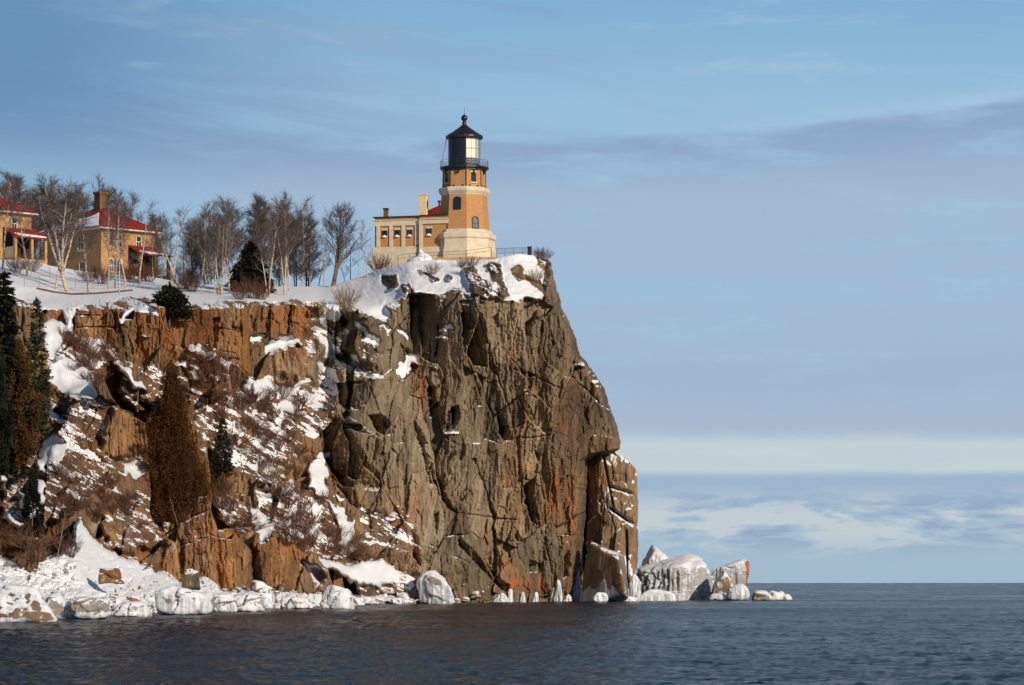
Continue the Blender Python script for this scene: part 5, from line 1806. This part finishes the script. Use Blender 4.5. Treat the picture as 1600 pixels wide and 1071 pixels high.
# bare brush
def shrub(seed, n, H, R0, sub, tw=.014, up=1.0):
    R = random.Random(seed)
    t = TB()
    for i in range(n):
        az = R.uniform(0, 6.28)
        k = R.random() ** .6 * R0
        st = walk(R, (math.cos(az) * k * .25, math.sin(az) * k * .25, -.15), (math.cos(az) * k, math.sin(az) * k, up), H * R.uniform(.55, 1.05), 4, .16, .02)
        t.limb(st, [tw * 1.7, tw * 1.4, tw * 1.1, tw * .9, tw * .6], 3, 0)
        for j in range(sub):
            u = R.uniform(.3, .95) * 4
            q = int(u)
            p = st[q].lerp(st[q + 1], u - q)
            s2 = walk(R, p, (st[q + 1] - st[q]).normalized() + Vector((R.uniform(-1, 1), R.uniform(-1, 1), R.uniform(-.2, .8))) * .7, H * R.uniform(.15, .38), 2, .2, .03)
            t.limb(s2, [tw, tw * .8, tw * .5], 3, 0)
    return t.mesh('stems', [])


def with_mat(me, m):
    me = me.copy(); me.materials.append(m); return me


SB = [shrub(s, 46, 2.1, 1.3, 8, .0105, 1.5) for s in (51, 52, 53)]
SW = [shrub(s, 50, 1.4, 2.4, 9, .0105, .9) for s in (54, 55)]
ROWS = {
    'reddish bare brush on the broken snow below the gully': [(410, 640), (425, 655), (440, 668), (455, 650), (400, 668), (415, 690), (435, 700), (452, 688), (468, 705), (428, 725), (448, 738), (405, 735), (462, 745), (392, 705), (385, 660), (395, 625), (440, 620), (465, 640), (418, 612), (478, 718)],
    'reddish bare brush on the snowy slope above the low ledge': [(430, 780), (450, 790), (470, 800), (490, 812), (505, 830), (475, 830), (455, 822), (488, 850), (510, 856), (438, 808), (525, 846), (470, 858), (500, 785), (545, 862), (420, 800), (530, 868), (560, 868), (452, 846), (440, 770), (575, 872)],
    'grey brown brush on the upper left snow patch': [(115, 540), (130, 548), (145, 556), (160, 560), (125, 560), (140, 575), (100, 530), (165, 548), (110, 575), (135, 592), (150, 600)],
    'dry brush above the snow apron at the left': [(20, 850), (35, 862), (50, 850), (58, 870), (30, 835), (100, 740), (115, 755), (130, 770), (145, 760), (160, 790), (175, 800), (150, 810), (190, 780), (120, 790), (105, 800), (175, 760), (200, 800), (215, 820)],
    'brush on the ledges right of the big rusty cedar': [(320, 560), (335, 575), (345, 590), (322, 600), (338, 615), (355, 628), (365, 605), (372, 640), (345, 655), (375, 665), (368, 690), (330, 780), (345, 790), (362, 795), (378, 812), (390, 825), (350, 770)],
}
pi_ = 0
rs = random.Random(77)
for grp, pts_ in ROWS.items():
    for (x, y) in pts_:
        g = ground(x, y)
        me_ = (SB + SW)[pi_ % 5]
        key = me_.name + '_brush'
        mm = bpy.data.meshes.get(key)
        if mm is None:
            mm = with_mat(me_, M_brush); mm.name = key
        o = bpy.data.objects.new('bare_shrub', mm)
        sc.collection.objects.link(o)
        s = rs.uniform(.75, 1.35) * (.9 if x > 300 else .8)
        o.location = g + Vector((0, -.5, -.15))
        o.scale = (s * 1.15, s, s)
        o.rotation_euler = (0, 0, rs.uniform(0, 6.28))
        tag(o, grp, 'shrub', grp)
        pi_ += 1
NAMED = [
    (541, 482, 1.7, 'big grey brush at the top of the snowy gully', M_tan, 1), (736, 419, .9, 'dry reddish shrub in the snow under the lighthouse terrace', M_brush, 0), (722, 417, .7, 'second dry shrub in the snow left of the one under the terrace', M_brush, 1),
    (842, 402, .8, 'brown shrub at the seaward end of the cliff top', M_brush, 2), (852, 406, .9, 'low shrub on the rim at the seaward corner', M_brush, 0), (591, 420, 1.6, 'reddish brown bush at the left foot of the fog building', M_brush, 1), (676, 428, .9, 'tuft of dry brush on the rock under the railing', M_tan, 2),
    (838, 440, 1.0, 'dry twigs on the snow beside the reddish outcrop', M_tan, 0), (288, 452, 1.7, 'tangled brown bush right of the spreading pale birch', M_brush, 1), (302, 456, 1.5, 'brown bush further right towards the sunlit birch clump', M_brush, 2),
    (395, 466, 1.5, 'reddish bush at the rim in front of the round dark fir', M_brush, 0), (408, 468, 1.3, 'bush on the rim right of the round dark fir', M_brush, 1), (376, 468, 1.2, 'low bush on the rim left of the round dark fir', M_brush, 2),
    (232, 440, 1.6, 'hedge-like brown bush under the porch', M_brush, 1), (212, 442, 1.6, 'brown bush left of the porch bush', M_brush, 0), (160, 444, 1.5, 'brown bush in front of the shaded house corner', M_brush, 2), (200, 436, 1.5, 'bush against the sunlit house wall', M_brush, 1),
    (140, 440, 1.3, 'low bush before the shaded house wall', M_brush, 0), (28, 425, 1.2, 'twiggy bush behind the upper wire fence', M_brush, 1), (50, 424, 1.3, 'thin bush beside the slim birch between the houses', M_tan, 2), (110, 868, 1.0, 'red-leaved dry shrub on the snow apron', M_brush, 0), (90, 862, .9, 'dry shrub at the foot of the columnar cedar', M_brush, 2),
    (425, 752, 1.2, 'shrub at the foot of the leaning dead sapling', M_tan, 1), (555, 848, 1.1, 'tan tussock on the rim of the low ledge', M_tan, 0), (40, 938, .7, 'tan grass tuft on the large left-edge boulder', M_tan, 2),
]
for x, y, s, lb, mt, k in NAMED:
    me_ = (SB + SW)[k]
    key = me_.name + '_' + mt.name
    mm = bpy.data.meshes.get(key)
    if mm is None:
        mm = with_mat(me_, mt); mm.name = key
    o = bpy.data.objects.new('shrub', mm)
    sc.collection.objects.link(o)
    o.location = ground(x, y) + Vector((0, -.4, -.1))
    s *= .78
    o.scale = (s * 1.1, s, s)
    o.rotation_euler = (0, 0, x * 1.7)
    tag(o, lb, 'shrub')

# saplings and dead stems on the slope
for x, y, yt, lb, lean in [(205, 560, 505, 'thin pale sapling against the upper left rock wall', .05), (248, 585, 530, 'leaning pale sapling left of the big rusty cedar top', -.2), (262, 800, 745, 'dead pale stem in front of the big rusty cedar', .2), (278, 822, 772, 'second dead stem at the foot of the big rusty cedar', .25),
                           (88, 884, 790, 'tall thin bare sapling growing from the snow apron', .12), (422, 745, 660, 'leaning dead sapling among the reddish brush', .35), (440, 660, 560, 'upright sapling on the ledge left of the gully', 0), (372, 700, 610, 'thin sapling right of the small dark spruce', 0),
                           (362, 640, 545, 'sapling standing on the ledge above the small dark spruce', .05), (35, 700, 620, 'thin sapling before the brown cedar', -.1), (395, 600, 540, 'short sapling on the ledge under the orange wall', 0), (215, 640, 560, 'slender sapling left of the dark recess', .1)]:
    plant('thin', x, y, yt, lb, group='saplings on the slope', wide=.8, cat='sapling', name='sapling', lean=lean)
